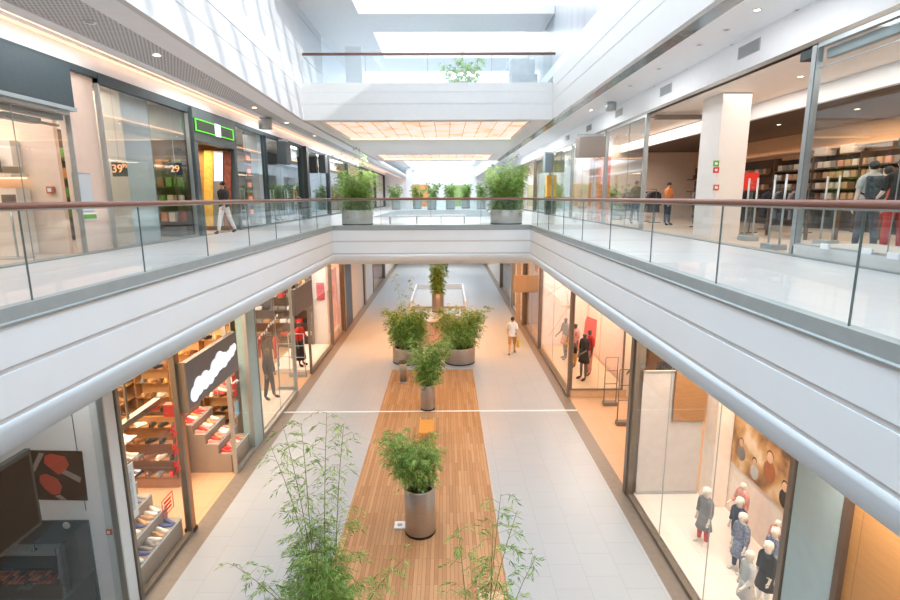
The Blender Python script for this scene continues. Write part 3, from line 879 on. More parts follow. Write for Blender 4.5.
# ------------------------------------------------------------------ the deck and its small things
t = thing('wooden_deck', 'long oiled timber deck inlaid along the middle of the white tiled walkway', 'deck', (-0.55, 9, 0), 0, None, True)
obj('planking', B(-2.18, 1.05, 1.5, 20.3, 0.0, 0.02), DECK, t)
for x in (-2.22, 1.05): obj('edge_strip', B(x, x + 0.045, 1.5, 20.3, 0.0, 0.024), GREYSTONE, t)
obj('edge_strip', B(-2.22, 1.095, 20.3, 20.34, 0.0, 0.024), GREYSTONE, t)
t = thing('floor_socket', 'square white floor socket box on the deck beside the steel cylinder planter', 'floor socket', (-1.0, 10.05, 0.02), 0)
obj('cover_plate', BB(-0.115, 0.115, -0.125, 0.125, 0, 0.022, 0.008), WHITE, t)
obj('hatch', MB().lathe([(0.001, 0.027), (0.05, 0.027), (0.056, 0.022)], n=20), GREYSTONE, t)
t = thing('ashtray_post', 'small brushed steel post bin at the end corner of the deck', 'bin', (-1.62, 18.85, 0.02))
obj('post', MB().lathe([(0.14, 0), (0.14, 0.74), (0.13, 0.75)], n=24), STEEL, t)
obj('base', MB().lathe([(0.165, 0), (0.165, 0.02), (0.14, 0.03)], n=24), STEEL, t)
obj('lid', MB().lathe([(0.165, 0.76), (0.165, 0.80), (0.13, 0.81), (0.001, 0.80)], n=24), BLACK, t)
obj('neck', MB().lathe([(0.1, 0.745), (0.1, 0.765)], n=16), BLACK, t)
PALEWOOD = mat('pale_veneer', (216, 178, 142), 0.5, vary=0.06, scale=4, stretch=(1, 8, 1))
ORANGEW = mat('orange_veneer', (214, 146, 66), 0.5, vary=0.08, scale=4, stretch=(1, 8, 1))
def bench(label, x, y, w, l, h, m):
    t = thing('low_bench', label, 'bench', (x, y, 0.02))
    obj('seat', BB(-w / 2, w / 2, -l / 2, l / 2, h - 0.05, h, 0.008), m, t)
    for sx in (-1, 1):
        for sy in (-1, 1): obj('leg', B(sx * (w / 2 - 0.03) - 0.025, sx * (w / 2 - 0.03) + 0.025, sy * (l / 2 - 0.1) - 0.025, sy * (l / 2 - 0.1) + 0.025, 0, h - 0.05), m, t)
    for sx in (-1, 1): obj('end_bracket', B(sx * (w / 2 - 0.01) - 0.008, sx * (w / 2 - 0.01) + 0.008, l / 2 - 0.01, l / 2 + 0.008, h - 0.03, h + 0.05), WHITE, t)
    return t
bench('pale wooden bench with white end brackets on the deck near the camera', 0.72, 6.85, 0.46, 1.6, 0.4, PALEWOOD)
bench('short orange wooden bench on the deck behind the bushy bamboo cylinder', -0.58, 14.1, 0.42, 0.9, 0.4, ORANGEW)
# grey island under the bridge end
t = thing('seating_island', 'long low grey island with white edge rails in the distant walkway', 'island', (-0.45, 36, 0), 0, None, True)
obj('platform', B(-2.15, 1.2, 32.3, 39.0, 0, 0.12), GREYSTONE, t)
for x in (-2.2, 1.2): obj('edge_rail', B(x - 0.04, x + 0.06, 32.3, 39.0, 0.0, 0.45), WHITE, t)
obj('edge_rail', B(-2.2, 1.2, 38.9, 39.0, 0.0, 0.45), WHITE, t)
t = tag(obj('wooden_mat', B(-1.75, 0.85, 23.6, 28.6, 0, 0.02), mat('mat_brown', (120, 84, 52), 0.5, vary=0.2, scale=8)), 'dark brown timber floor inlay behind the two steel bowls', 'deck')
# bridge bench
t = thing('bridge_bench', 'long low white bench with steel legs between the bridge planters', 'bench', (-0.7, 23.2, ZG))
obj('seat', BB(-1.75, 1.55, -0.25, 0.25, 0.30, 0.36, 0.01), WHITE, t)
for x in (-1.7, -0.55, 0.5, 1.5): obj('leg', B(x - 0.02, x + 0.02, -0.22, 0.22, 0, 0.30), ALU, t)
# upper terrace things
for pxa, pxb, pyt, lab in ((356, 371, 62, 'white display board on the upper storey behind the railing, towards the streaked wall'), (545, 553, 60, 'narrow white display board on the upper storey next to the grey box seat')):
    a = (pxa - 447) / 530 * 19; b = (pxb - 447) / 530 * 19; h = 6.8 + (197 - pyt) / 530 * 18.6 * 0.99 + 0.15 - 9.82
    t = thing('display_board', lab, 'display board', ((a + b) / 2, 18.6, 9.82))
    obj('panel', B(-(b - a) / 2, (b - a) / 2, -0.03, 0.03, 0.05, h), WHITE, t)
    obj('base', B(-(b - a) / 2, (b - a) / 2, -0.15, 0.15, 0, 0.05), GREYSTONE, t)
t = thing('box_seat', 'pale grey box seat on the upper storey behind the top railing', 'seat', (2.72, 19.6, 9.82))
obj('base', BB(-0.45, 0.45, -0.4, 0.4, 0, 1.1, 0.03), mat('pale_grey_fabric', (206, 210, 212), 0.8), t)
obj('backrest', BB(-0.45, 0.45, 0.25, 0.4, 0.4, 1.75, 0.03), mat('pale_grey_fabric', (206, 210, 212), 0.8), t)

# ------------------------------------------------------------------ shops
ORD += 'twenty-first twenty-second twenty-third twenty-fourth twenty-fifth twenty-sixth twenty-seventh twenty-eighth'.split()
def _ray(px, py):
    return Fv + Rv * ((px - CX) / FPX) - Uv * ((py - CY) / FPX)
def AX(px, py, x):
    d = _ray(px, py); t = x / d.x; return Vector((x, d.y * t, EYE + d.z * t))
def AY(px, py, y):
    d = _ray(px, py); t = y / d.y; return Vector((d.x * t, y, EYE + d.z * t))
def AZ(px, py, z):
    d = _ray(px, py); t = (z - EYE) / d.z; return Vector((d.x * t, d.y * t, z))
WN = [0]
def window(x, y0, y1, z0, z1, fm=ALU, gm=None, mull=(), sill=0.1, post=0.07, axis='y'):
    """shop window: frame and pane in the plane x (or in the plane y when axis is x)"""
    WN[0] += 1
    bx = (lambda a0, a1, d0, d1, c0, c1: B(x + d0, x + d1, a0, a1, c0, c1)) if axis == 'y' else (lambda a0, a1, d0, d1, c0, c1: B(a0, a1, x + d0, x + d1, c0, c1))
    fr = MB()
    def ad(m): fr.add(m)
    ad(bx(y0, y1, -0.05, 0.05, z0, z0 + sill)); ad(bx(y0, y1, -0.05, 0.05, z1 - 0.08, z1))
    ad(bx(y0, y0 + post, -0.05, 0.05, z0 + sill, z1 - 0.08)); ad(bx(y1 - post, y1, -0.05, 0.05, z0 + sill, z1 - 0.08))
    w = struct('window_%d' % WN[0], fr, fm)
    struct('pane', bx(y0 + post, y1 - post, -0.006, 0.006, z0 + sill, z1 - 0.08), gm or (LPANE if z0 < 4 else PANE), w)
    for m in mull: struct('seam', bx(m - 0.004, m + 0.004, -0.008, 0.008, z0 + sill, z1 - 0.08), SEAM, w)
    return w
SHN = [0]
def wallbox(x0, x1, y0, y1, z0, z1, m):
    SHN[0] += 1
    return struct('wall_shop_%d' % SHN[0], B(x0, x1, y0, y1, z0, z1), m)
# ---- shoes
def shoe_mesh(heel=0.0):
    up = MB(); so = MB()
    prof = [(-0.13, 0.030, 0.085), (-0.10, 0.037, 0.105), (-0.05, 0.038, 0.10), (0.0, 0.042, 0.075), (0.06, 0.048, 0.058), (0.10, 0.042, 0.045), (0.13, 0.02, 0.032)]
    n = 10; b = 0
    for y, w, h in prof:
        for k in range(n):
            a = PI * k / (n - 1)
            up.v.append((w * math.cos(a), y, 0.018 + (h - 0.018) * math.sin(a) ** 0.7 if 0 < k < n - 1 else 0.018))
    for i in range(len(prof) - 1):
        for k in range(n - 1):
            up.face((i * n + k, (i + 1) * n + k, (i + 1) * n + k + 1, i * n + k + 1), 0, True)
    up.face(list(range(n))); up.face([(len(prof) - 1) * n + k for k in range(n - 1, -1, -1)])
    m = len(prof)
    for z in (0, 0.02):
        so.v += [(w * 1.06, y, z) for y, w, h in prof] + [(-w * 1.06, y, z) for y, w, h in reversed(prof)]
    k = 2 * m
    so.face(list(range(k - 1, -1, -1))); so.face([k + i for i in range(k)])
    for i in range(k): so.face((i, (i + 1) % k, k + (i + 1) % k, k + i))
    return up, so
SHCOL = {'white': (232, 228, 222), 'red': (196, 48, 44), 'blue': (66, 78, 138), 'brown': (120, 78, 48), 'black': (34, 32, 34), 'tan': (188, 146, 100), 'pink': (222, 140, 132), 'grey': (136, 134, 134), 'gold': (190, 150, 84)}
upm, som = shoe_mesh()
SOLE = som.mesh('sole', mat('shoe_sole', (214, 208, 200), 0.6))
UPM = {}
for c, v in SHCOL.items(): UPM[c] = upm.mesh('upper', mat('shoe_' + c, v, 0.5, vary=0.08, scale=20))
def shoe(col, loc, rz, label, parts=True, sc=1.0, group=None):
    if parts:
        t = thing('shoe', label, 'shoe', loc, rz, group)
        obj('upper', UPM[col], None, t); obj('sole', SOLE, None, t)
    else:
        t = obj('shoe', UPM[col], None); t.location = (loc[0], loc[1], loc[2] - 0.018 * sc); t.rotation_euler = (0, 0, rz); tag(t, label, 'shoe', group)
    t.scale = (sc, sc, sc)
    return t
# ---- bodies
STAND = body('stand')
STAND2 = body('stand2', (4, 9, 8), (-6, 12, 20), (6, 4, 2), (-6, 5, 4))
ARMBENT = body('armbent', (10, 14, 60), (2, 10, 10), (0, 5, 0), (4, 3, 6), female=True)
WALK = body('walk', (18, 5, 20), (-16, 6, 14), (-18, 2, 12), (20, 2, 6))
FEM = body('fem', (0, 8, 12), (6, 16, 40), (2, 2, 2), (-5, 4, 2), female=True)
KID = body('kid', (6, 12, 16), (0, 10, 10), (0, 3, 0), (3, 3, 2), headscale=1.5, legk=0.82)
KID2 = body('kid2', (20, 12, 40), (-6, 14, 16), (8, 3, 4), (-8, 3, 6), headscale=1.5, legk=0.82)
SKIN = mat('skin', (206, 158, 126), 0.55, vary=0.04)
MANNW = mat('mannequin_white', (236, 226, 214), 0.4, vary=0.02)
MANNG = mat('mannequin_grey', (92, 84, 80), 0.45, vary=0.04)
HAIRB = mat('black_hair', (30, 25, 24), 0.6, vary=0.15, scale=30)
def cloth(name, c, **k): return mat('cloth_' + name, c, 0.85, vary=k.get('vary', 0.1), scale=k.get('scale', 14))
CW = cloth('white', (236, 236, 236), vary=0.03); CB = cloth('black', (32, 30, 34)); CN = cloth('navy', (48, 54, 78)); CK = cloth('khaki', (190, 140, 84))
CR = cloth('red', (190, 44, 40)); CG = cloth('grey', (128, 126, 128)); CD = cloth('denim', (70, 80, 98)); CP = cloth('pinkprint', (226, 150, 138), vary=0.5, scale=22)
CY_ = cloth('yellow', (222, 188, 76)); CPR = cloth('blueprint', (120, 128, 150), vary=0.6, scale=26); CLG = cloth('lightgrey', (190, 192, 192)); CT = cloth('teal', (92, 120, 128))
CFL = cloth('floral', (70, 60, 62), vary=0.9, scale=30)

# ================= lower floor, camera's left: electronics front, shoe shop, fashion shops
wallbox(-9.0, -5.5, 7.74, 7.80, 0, 4.3, WHITE)
wallbox(-9.1, -9.0, 3.4, 7.8, 0, 4.3, CREAM)
struct('pillar_white', B(-5.50, -5.28, 7.72, 7.98, 0, 4.3), mat('pale_blue_panel', (204, 214, 218), 0.4, vary=0.02))
window(-5.3, 3.5, 7.70, 0, 4.3, ALU, None, (5.2,), sill=0.06, post=0.03)
t = thing('hanging_screen', 'large black screen in grey bezel hanging in the white walled shop under the balcony', 'screen', (-5.6, 5.95, 2.4), 0, None, True)
obj('bezel', BB(-5.66, -5.58, 5.05, 6.64, 2.40, 3.52, 0.01), DARKMETAL, t)
obj('display', B(-5.58, -5.572, 5.11, 6.58, 2.46, 3.46), mat('screen_black', (14, 15, 16), 0.5, spec=0.2), t)
obj('bracket', B(-5.66, -5.62, 5.8, 5.9, 3.5, 4.3), BLACK, t)
def flat_y(pts, y0, y1):
    mb = MB(); n = len(pts)
    mb.v = [(x, y0, z) for x, z in pts] + [(x, y1, z) for x, z in pts]
    mb.face(list(range(n))); mb.face(list(range(2 * n - 1, n - 1, -1)))
    for i in range(n): mb.face((i, (i + 1) % n, n + (i + 1) % n, n + i))
    return mb
PWY = 7.735
def on_wall(px, py, y=PWY):
    q = AY(px, py, y); return (q.x, q.z)
t = thing('wall_poster', 'dark square poster with two red brush shapes on the white wall', 'poster', (*[on_wall(60, 480)[0]], PWY, on_wall(60, 480)[1]), 0, None, True)
obj('sheet', flat_y([on_wall(*p) for p in ((30, 450), (82, 451), (88, 500), (38, 499))], PWY - 0.02, PWY), mat('poster_black', (40, 30, 28), 0.5, vary=0.2), t)
PR = mat('poster_red', (190, 74, 58), 0.6, vary=0.1); PG = mat('poster_grey', (150, 140, 136), 0.6, vary=0.1)
for nm, m, pts in (('red_shape', PR, ((46, 455), (52, 453), (66, 456), (70, 464), (66, 470), (60, 474), (52, 468), (45, 462))), ('red_shape', PR, ((41, 475), (47, 473), (58, 478), (63, 486), (61, 493), (54, 494), (46, 488), (41, 481))),
                   ('grey_shape', PG, ((62, 472), (66, 469), (82, 477), (81, 482))), ('grey_shape', PG, ((32, 470), (36, 471), (45, 453), (40, 452))), ('grey_shape', PG, ((56, 495), (61, 494), (68, 499), (62, 499)))):
    obj(nm, flat_y([on_wall(*p) for p in pts], PWY - 0.026, PWY - 0.018), m, t)
# dark display cabinet with counter, standing against that wall
cx0, cx1 = -8.2, on_wall(95, 560)[0]
ct = on_wall(60, 520)[1]
t = thing('display_cabinet', 'dark glass display cabinet with open shelf below the red brush poster', 'cabinet', (-6.4, 7.5, 0), 0, None, True)
obj('back_panel', B(cx0, cx1, 7.70, 7.735, 0.1, ct), CHARCOAL, t)
bd_ = obj('body', B(cx0, cx1 - 0.05, 7.05, 7.70, 0.1, 0.86), BLACK, t)
obj('plinth', B(cx0, cx1 - 0.08, 7.08, 7.70, 0.0, 0.1), BLACK, bd_)
obj('counter_top', BB(cx0, cx1, 7.0, 7.70, 0.86, 0.9, 0.006), DARKMETAL, t)
obj('shelf', B(cx0, cx1 - 0.35, 7.45, 7.70, 1.30, 1.33), ALU, t)
obj('side_panel', B(cx1 - 0.02, cx1, 7.0, 7.70, 0.9, ct), glass('smoked_glass', (0.35, 0.36, 0.36), 0.08, 0.4), t)
obj('front_pane', B(cx0, cx1, 7.0, 7.01, 0.9, 1.15), glass('smoked_glass', (0.35, 0.36, 0.36), 0.08, 0.4), t)
t = tag(obj('white_card', B(-6.62, -6.42, 7.2, 7.32, 0.903, 0.915), WHITE), 'white card lying on the dark counter of the display cabinet', 'card')
t = thing('desk_lamp', 'small black lamp on the cabinet shelf under the poster', 'lamp', (-6.55, 7.55, 1.33))
obj('base', MB().lathe([(0.04, 0), (0.04, 0.01), (0.005, 0.02)], n=16), BLACK, t); obj('arm', MB().tube([(0, 0, 0.01), (0.02, 0, 0.16), (0.1, 0, 0.2)], 0.006), BLACK, t)
q = on_wall(68, 524)
t = thing('wall_clock', 'round white dial on the dark back panel of the cabinet', 'dial', (q[0], 7.70, q[1])); t.rotation_euler = (PI / 2, 0, 0)
obj('dial', MB().lathe([(0.06, 0.0), (0.055, 0.012), (0.001, 0.012)], n=20), mat('dial_grey', (190, 190, 190), 0.5), t)
items = [mat('pack_orange', (168, 96, 54), 0.5), mat('pack_brown', (84, 50, 36), 0.5), mat('pack_red', (140, 64, 46), 0.5)]
pk = [B(-0.028, 0.028, -0.045, 0.045, 0, 0.03).mesh('package', m) for m in items]
for i in range(3):
    for j in range(16):
        o = obj('package', pk[(i + j * (1 + j % 2)) % 3], None); o.location = (cx1 - 0.12 - j * 0.085, 7.55 - i * 0.12, 0.903)
        tag(o, ['orange', 'brown', 'red'][(i + j * (1 + j % 2)) % 3] + ' packet on the dark counter, %s from the pillar in the %s row' % (ORD[j], ['rear', 'middle', 'front'][i]), 'packet', 'packets on the dark counter')
t = thing('call_point', 'small red and white button box on the white wall by the shoe shop', 'call point', (on_wall(110, 531)[0], PWY, on_wall(110, 531)[1]), 0)
obj('case', BB(-0.05, 0.05, -0.04, 0.0, -0.05, 0.05), mat('orange_red', (196, 104, 78), 0.5), t); obj('button', B(-0.02, 0.02, -0.046, -0.038, -0.02, 0.02), WHITE, t)

# shoe shop shell
wallbox(-9.0, -8.85, 7.8, 14.1, 0, 4.3, mat('golden_wall', (224, 184, 130), 0.7, vary=0.08))
wallbox(-9.0, -5.5, 7.80, 7.9, 0, 4.3, BEIGE)
wallbox(-9.0, -5.56, 13.95, 14.05, 0, 4.3, BEIGE)
window(-5.3, 8.0, 9.9, 0.0, 4.3, BRONZE, None, (), sill=0.08)
window(-5.3, 12.27, 13.6, 0.0, 4.3, ALU, None, (), sill=0.08, post=0.05)
struct('pillar_teal', B(-5.55, -5.26, 13.6, 14.2, 0, 4.3), mat('teal_pilaster', (150, 180, 184), 0.35, vary=0.03))
RT = random.Random(33)
def tiers(label, y0, y1, n, dx, dz, base, cols, lab2):
    t = thing('display_steps', label, 'display stand', (-5.4, (y0 + y1) / 2, 0), 0, None, True)
    for k in range(n):
        obj('step', B(-5.42 - dx * (k + 1), -5.42 - dx * k, y0, y1, 0.0, base + dz * k), mat('display_grey', (160, 146, 134), 0.5, vary=0.03), t)
        obj('riser_edge', B(-5.42 - dx * k - 0.01, -5.42 - dx * k + 0.004, y0, y1, base + dz * k - 0.03, base + dz * k), WHITE, t)
        m = int((y1 - y0 - 0.1) / 0.14)
        for j in range(m):
            c = RT.choice(cols)
            shoe(c, (-5.42 - dx * (k + 0.5) , y0 + 0.1 + j * 0.14, base + dz * k), -PI / 2 + 0.35 * math.sin(j * 2.3 + k), '%s shoe, %s step up, %s along from the camera, %s' % (c, ORD[k], ORD[j], lab2), True, 0.98)
    return t
tiers('low grey display steps full of shoes in the shoe shop window by the white pillar', 8.1, 9.8, 4, 0.27, 0.27, 0.42, ['white', 'blue', 'white', 'tan', 'blue', 'white', 'grey'], 'window by pillar')
tiers('brown display steps of red and white shoes beside the shoe shop entrance', 12.35, 13.55, 5, 0.30, 0.26, 0.5, ['red', 'white', 'pink', 'red', 'white', 'tan'], 'window past entrance')
# shelves of shoes on the back wall
t = thing('shoe_shelving', 'wall of golden shelving packed with shoes at the back of the shoe shop', 'shelving', (-8.8, 11, 0), 0, None, True)
obj('back_panel', B(-8.84, -8.80, 8.0, 13.9, 0, 4.2), mat('golden_panel', (220, 176, 120), 0.6, vary=0.1), t)
for y in (8.0, 9.95, 11.9, 13.86): obj('upright', B(-8.80, -8.45, y, y + 0.04, 0, 4.1), BROWNWOOD, t)
NSH = 9
for k in range(NSH): obj('shelf', B(-8.80, -8.46, 8.04, 13.86, 0.30 + k * 0.40, 0.325 + k * 0.40), BROWNWOOD, t)
cs = ['brown', 'black', 'tan', 'white', 'gold', 'brown', 'grey', 'red', 'tan', 'black']
r2 = random.Random(5)
for k in range(NSH):
    for j in range(10):
        c = r2.choice(cs)
        shoe(c, (-8.6, 8.3 + j * 0.56, 0.345 + k * 0.40), -PI / 2 + r2.uniform(-.3, .3), '%s shoe on the golden back wall, %s shelf up, %s from the pillar side' % (c, ORD[k], ORD[j]), False, 1.3)
t = thing('shoe_shelving', 'golden shelving packed with shoes on the end wall facing the camera in the shoe shop', 'shelving', (-7.1, 13.7, 0), 0, None, True)
obj('back_panel', B(-8.4, -5.7, 13.90, 13.94, 0, 4.2), mat('golden_panel', (220, 176, 120), 0.6, vary=0.1), t)
for x in (-8.4, -7.5, -6.6, -5.74): obj('upright', B(x, x + 0.04, 13.6, 13.9, 0, 4.1), BROWNWOOD, t)
for k in range(NSH): obj('shelf', B(-8.4, -5.7, 13.6, 13.9, 0.30 + k * 0.40, 0.325 + k * 0.40), BROWNWOOD, t)
for k in range(1, NSH):
    for j in range(11):
        c = r2.choice(cs)
        shoe(c, (-8.2 + j * 0.235, 13.72, 0.345 + k * 0.40), r2.uniform(-.4, .4), '%s shoe on the end wall shelving, %s shelf up, %s from the golden back wall' % (c, ORD[k], ORD[j]), False, 1.3)
t = thing('shoe_rack', 'glass shelf rack of white shoes above the steps in the window by the pillar', 'rack', (-5.9, 8.9, 0), 0, None, True)
for z in (1.75, 2.1, 2.45): obj('shelf', B(-6.05, -5.8, 8.35, 9.3, z - 0.015, z), WHITE, t)
for y in (8.4, 9.25): obj('hanger', B(-6.06, -6.03, y, y + 0.03, 1.7, 4.3), ALU, t)
for k, z in enumerate((1.75, 2.1, 2.45)):
    for j in range(5): shoe(['white', 'white', 'tan', 'white', 'grey'][(j + k) % 5], (-5.92, 8.46 + j * 0.18, z), -PI / 2, '%s shoe on the window rack, %s shelf up, %s from the camera' % (['white', 'white', 'tan', 'white', 'grey'][(j + k) % 5], ORD[k], ORD[j]), False, 1.0)
t = thing('shoe_display', 'stepped brown stand of shoes in the middle of the shoe shop', 'counter', (-7.4, 11.9, 0))
obj('base', BB(-1.0, 1.0, -0.25, 0.25, 0, 0.25), BROWNWOOD, t)
for k in range(4): obj('shelf', B(-1.0, 1.0, -0.28 + 0.13 * k, -0.12 + 0.13 * k, 0.28 + 0.36 * k, 0.31 + 0.36 * k), BROWNWOOD, t)
for x in (-1.0, 0.97): obj('side', B(x, x + 0.03, -0.28, 0.3, 0.25, 1.6), DARKWOOD, t)
obj('back', B(-0.97, 0.97, 0.26, 0.29, 0.25, 1.6), BROWNWOOD, t)
for k in range(4):
    for i in range(7):
        c = r2.choice(cs)
        shoe(c, (-8.2 + i * 0.27, 11.70 + 0.13 * k, 0.33 + 0.36 * k), r2.uniform(-.5, .5), '%s shoe on the stepped stand, %s tier up, %s from the golden back wall' % (c, ORD[k], ORD[i]), False, 1.3)
t = thing('glass_shelf_unit', 'glass shelves of red and white shoes above the brown steps', 'rack', (-5.6, 12.9, 0), 0, None, True)
for z in (2.05, 2.45): obj('shelf', B(-5.78, -5.5, 12.4, 13.5, z - 0.015, z), glass('shelf_glass', (0.9, 0.95, 0.95), 0.04, 0.4), t)
for y in (12.42, 13.46): obj('hanger', B(-5.65, -5.63, y, y + 0.02, 2.0, 4.3), ALU, t)
for k, z in enumerate((2.05, 2.45)):
    for j in range(6):
        c = ['red', 'white', 'pink', 'red', 'white', 'white'][(j + 2 * k) % 6]
        shoe(c, (-5.62, 12.5 + j * 0.18, z), -PI / 2, '%s shoe on the glass shelves, %s shelf up, %s from the entrance' % (c, ORD[k], ORD[j]), False, 1.1)
for px in (73,):
    a, b = AY(px, 423, PWY), AY(px + 27, 600, PWY)
    struct('trim_15', B(a.x - 0.005, a.x + 0.005, PWY - 0.004, PWY + 0.002, 1.9, 4.3), CHARCOAL)
t = thing('entrance_post', 'orange brown post with red header at the shoe shop entrance', 'post', (-5.35, 9.98, 0), 0, None, True)
obj('post', B(-5.42, -5.26, 9.92, 10.04, 0, 4.28), mat('orange_brown', (176, 118, 74), 0.5), t)
obj('red_header', B(-5.6, -5.25, 9.90, 10.06, 2.55, 2.80), RED, t)
obj('foot', B(-5.44, -5.24, 9.90, 10.06, 0, 0.08), BLACK, t)
t = thing('standing_poster', 'white sheet poster standing in the shoe shop window by the pillar', 'poster', (-5.42, 8.25, 1.0), 0, None, True)
obj('sheet', B(-5.43, -5.42, 8.06, 8.48, 1.35, 2.35), WHITE, t)
obj('print', B(-5.419, -5.417, 8.12, 8.40, 1.5, 2.2), mat('pale_blue_print', (190, 206, 214), 0.6, vary=0.15, scale=10), t)
obj('stand', B(-5.428, -5.422, 8.26, 8.28, 0.42, 1.35), ALU, t)
for i in range(3):
    t = thing('window_sticker', '%s red percent sticker down the shoe shop window next to the entrance post' % ['top', 'middle', 'bottom'][i], 'sticker', (-5.288, 9.62, 2.35 - 0.36 * i))
    lettering('%', 0.36, RED, t, (0, 0, 0), FACE_PX, 'percent_sign')
t = thing('window_sticker', 'red outlined square sticker low on the shoe shop window', 'sticker', (-5.287, 9.15, 1.12))
fr = MB().box(-0.002, 0.002, -0.2, 0.2, -0.17, -0.15).box(-0.002, 0.002, -0.2, 0.2, 0.15, 0.17).box(-0.002, 0.002, -0.2, -0.18, -0.15, 0.15).box(-0.002, 0.002, 0.18, 0.2, -0.15, 0.15)
obj('outline', fr, RED, t)
for z in (-0.08, 0.0, 0.08): obj('bar', B(-0.002, 0.002, -0.12, 0.12, z - 0.022, z + 0.022), RED, t)
t = thing('window_sticker', 'tall red sticker on the glass of the shoe shop window beside the teal pilaster', 'sticker', (-5.287, 12.6, 2.3))
for z in (-0.3, -0.1, 0.1, 0.3): obj('red_block', B(-0.002, 0.002, -0.11, 0.11, z - 0.07, z + 0.07), RED, t)
t = tag(obj('blue_card', B(-5.34, -5.33, 12.62, 12.85, 1.35, 1.75), mat('sky_card', (140, 186, 206), 0.5)), 'pale blue card standing among the red shoes in the shop window', 'card')
# shop sign: dark board with a blank white cloud shape
t = thing('shop_sign', 'dark grey shop sign with a blank white cloud shape over the shoe shop entrance', 'sign', (-5.2, 11.2, 2.65), 0, None, True)
obj('board', BB(-5.24, -5.12, 9.95, 12.55, 2.66, 3.62), mat('sign_grey', (112, 112, 114), 0.5, vary=0.03), t)
obj('end_cap', B(-5.26, -5.10, 9.90, 9.95, 2.62, 3.66), mat('sign_brown', (150, 132, 112), 0.5), t)
cl_ = MB()
WHS = emit('sign_white', (226, 236, 246), 0.45)  # white shapes get a glow of their own to make up for shade
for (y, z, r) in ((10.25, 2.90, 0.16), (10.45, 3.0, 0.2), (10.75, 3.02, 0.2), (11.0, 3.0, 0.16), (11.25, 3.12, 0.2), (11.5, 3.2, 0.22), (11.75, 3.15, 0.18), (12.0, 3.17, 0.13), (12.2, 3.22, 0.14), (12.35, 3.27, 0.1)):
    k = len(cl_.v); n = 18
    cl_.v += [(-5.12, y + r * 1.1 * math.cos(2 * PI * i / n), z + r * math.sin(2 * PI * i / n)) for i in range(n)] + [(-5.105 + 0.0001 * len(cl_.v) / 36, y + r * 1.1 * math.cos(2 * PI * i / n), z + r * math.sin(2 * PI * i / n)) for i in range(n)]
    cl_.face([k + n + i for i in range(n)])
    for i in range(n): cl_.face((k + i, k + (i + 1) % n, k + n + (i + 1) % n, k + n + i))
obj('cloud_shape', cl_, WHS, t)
t = thing('ceiling_track', 'brown ceiling rail crossing the upper part of the shoe shop window', 'track', (-5.7, 9, 2.9), 0, None, True)
obj('rail', B(-5.75, -5.62, 8.1, 9.9, 2.84, 2.95), BRONZE, t); obj('hanger', B(-5.70, -5.67, 8.9, 8.95, 2.95, 4.3), BRONZE, t)

# fashion shop with dark sign, then the further fronts
wallbox(-9.0, -8.85, 14.1, 24.0, 0, 4.3, CREAM)
wallbox(-9.0, -5.45, 23.85, 24.0, 0, 4.3, CREAM)
window(-5.3, 14.25, 17.85, 0.0, 4.3, ALU, None, (16.0,), sill=0.12, post=0.04)
window(-5.3, 19.9, 23.8, 0.0, 4.3, BRONZE, None, (), sill=0.14, post=0.04)
window(17.85, -7.0, -5.35, 0.0, 4.3, ALU, None, (), sill=0.12, post=0.03, axis='x')
def platform(name, label, x0, x1, y0, y1, h, m=None):
    return tag(obj(name, BB(x0, x1, y0, y1, 0.0, h, 0.01), m or CREAM), label, 'platform')
platform('window_platform', 'pale display platform in the window past the teal pilaster', -7.0, -5.38, 14.3, 17.75, 0.14)
platform('window_platform', 'pale display platform under the red and black dressed mannequin', -7.0, -5.38, 20.0, 23.7, 0.16)
p = AZ(270, 395, 0.14)
figure('mannequin', 'slim dark mannequin in black suit in the window past the teal pilaster', 'mannequin', (-5.95, 17.0, 0.14), 80, STAND2, MANNG, 1.8, CB, 1.9, 0.85, CB, 1.95, CB)
figure('mannequin', 'dark mannequin further inside the window past the teal pilaster', 'mannequin', (-6.3, 15.6, 0.14), 90, FEM, MANNG, 1.75, CG, 0.5, 0.93, CB, 1.9)
figure('mannequin', 'mannequin in black skirt and red top beneath the dark blank shop sign', 'mannequin', (-5.85, 20.5, 0.16), 70, ARMBENT, MANNG, 1.85, CR, 1.3, 0.98, None, 0, CB, skirt=CB, skirtlen=0.75)
figure('mannequin', 'dark mannequin in dotted black dress behind the red topped mannequin', 'mannequin', (-6.35, 21.4, 0.16), 90, FEM, MANNG, 1.8, CFL, 0.6, 0.95, None, 0, None, skirt=CFL, skirtlen=0.5)
t = thing('shop_sign', 'blank dark grey shop sign hanging over the entrance past the teal pilaster', 'sign', (-5.2, 18.8, 2.85), 0, None, True)
obj('board', BB(-5.22, -5.10, 17.6, 19.95, 2.85, 3.75), mat('sign_taupe', (110, 100, 96), 0.5, vary=0.03), t)
obj('fixing', B(-5.18, -5.14, 18.0, 18.05, 3.75, 4.3), ALU, t); obj('fixing', B(-5.18, -5.14, 19.4, 19.45, 3.75, 4.3), ALU, t)
def gate(label, loc, rz, w=0.42, h=1.55, m=None, name='security_gate'):
    m = m or mat('gate_grey', (126, 122, 118), 0.4, 0.4)
    t = thing(name, label, 'security gate', loc, rz)
    obj('base', BB(-w / 2 - 0.03, w / 2 + 0.03, -0.1, 0.1, 0, 0.13), m, t)
    for s in (-1, 1): obj('upright', MB().tube([(s * w / 2, 0, 0.1), (s * w / 2, 0, h)], 0.017, 8), m, t)
    for z in (h, h * 0.72, h * 0.45): obj('crossbar', MB().tube([(-w / 2, 0, z), (w / 2, 0, z)], 0.014, 8), m, t)
    return t
gate('silver security gate inside the entrance under the blank dark sign, by the glass', (-5.75, 18.25, 0), 0, 0.55, 1.7, ALU)
gate('silver security gate inside the entrance under the blank dark sign, by the red topped mannequin', (-5.75, 19.65, 0), 0, 0.6, 1.7, ALU)
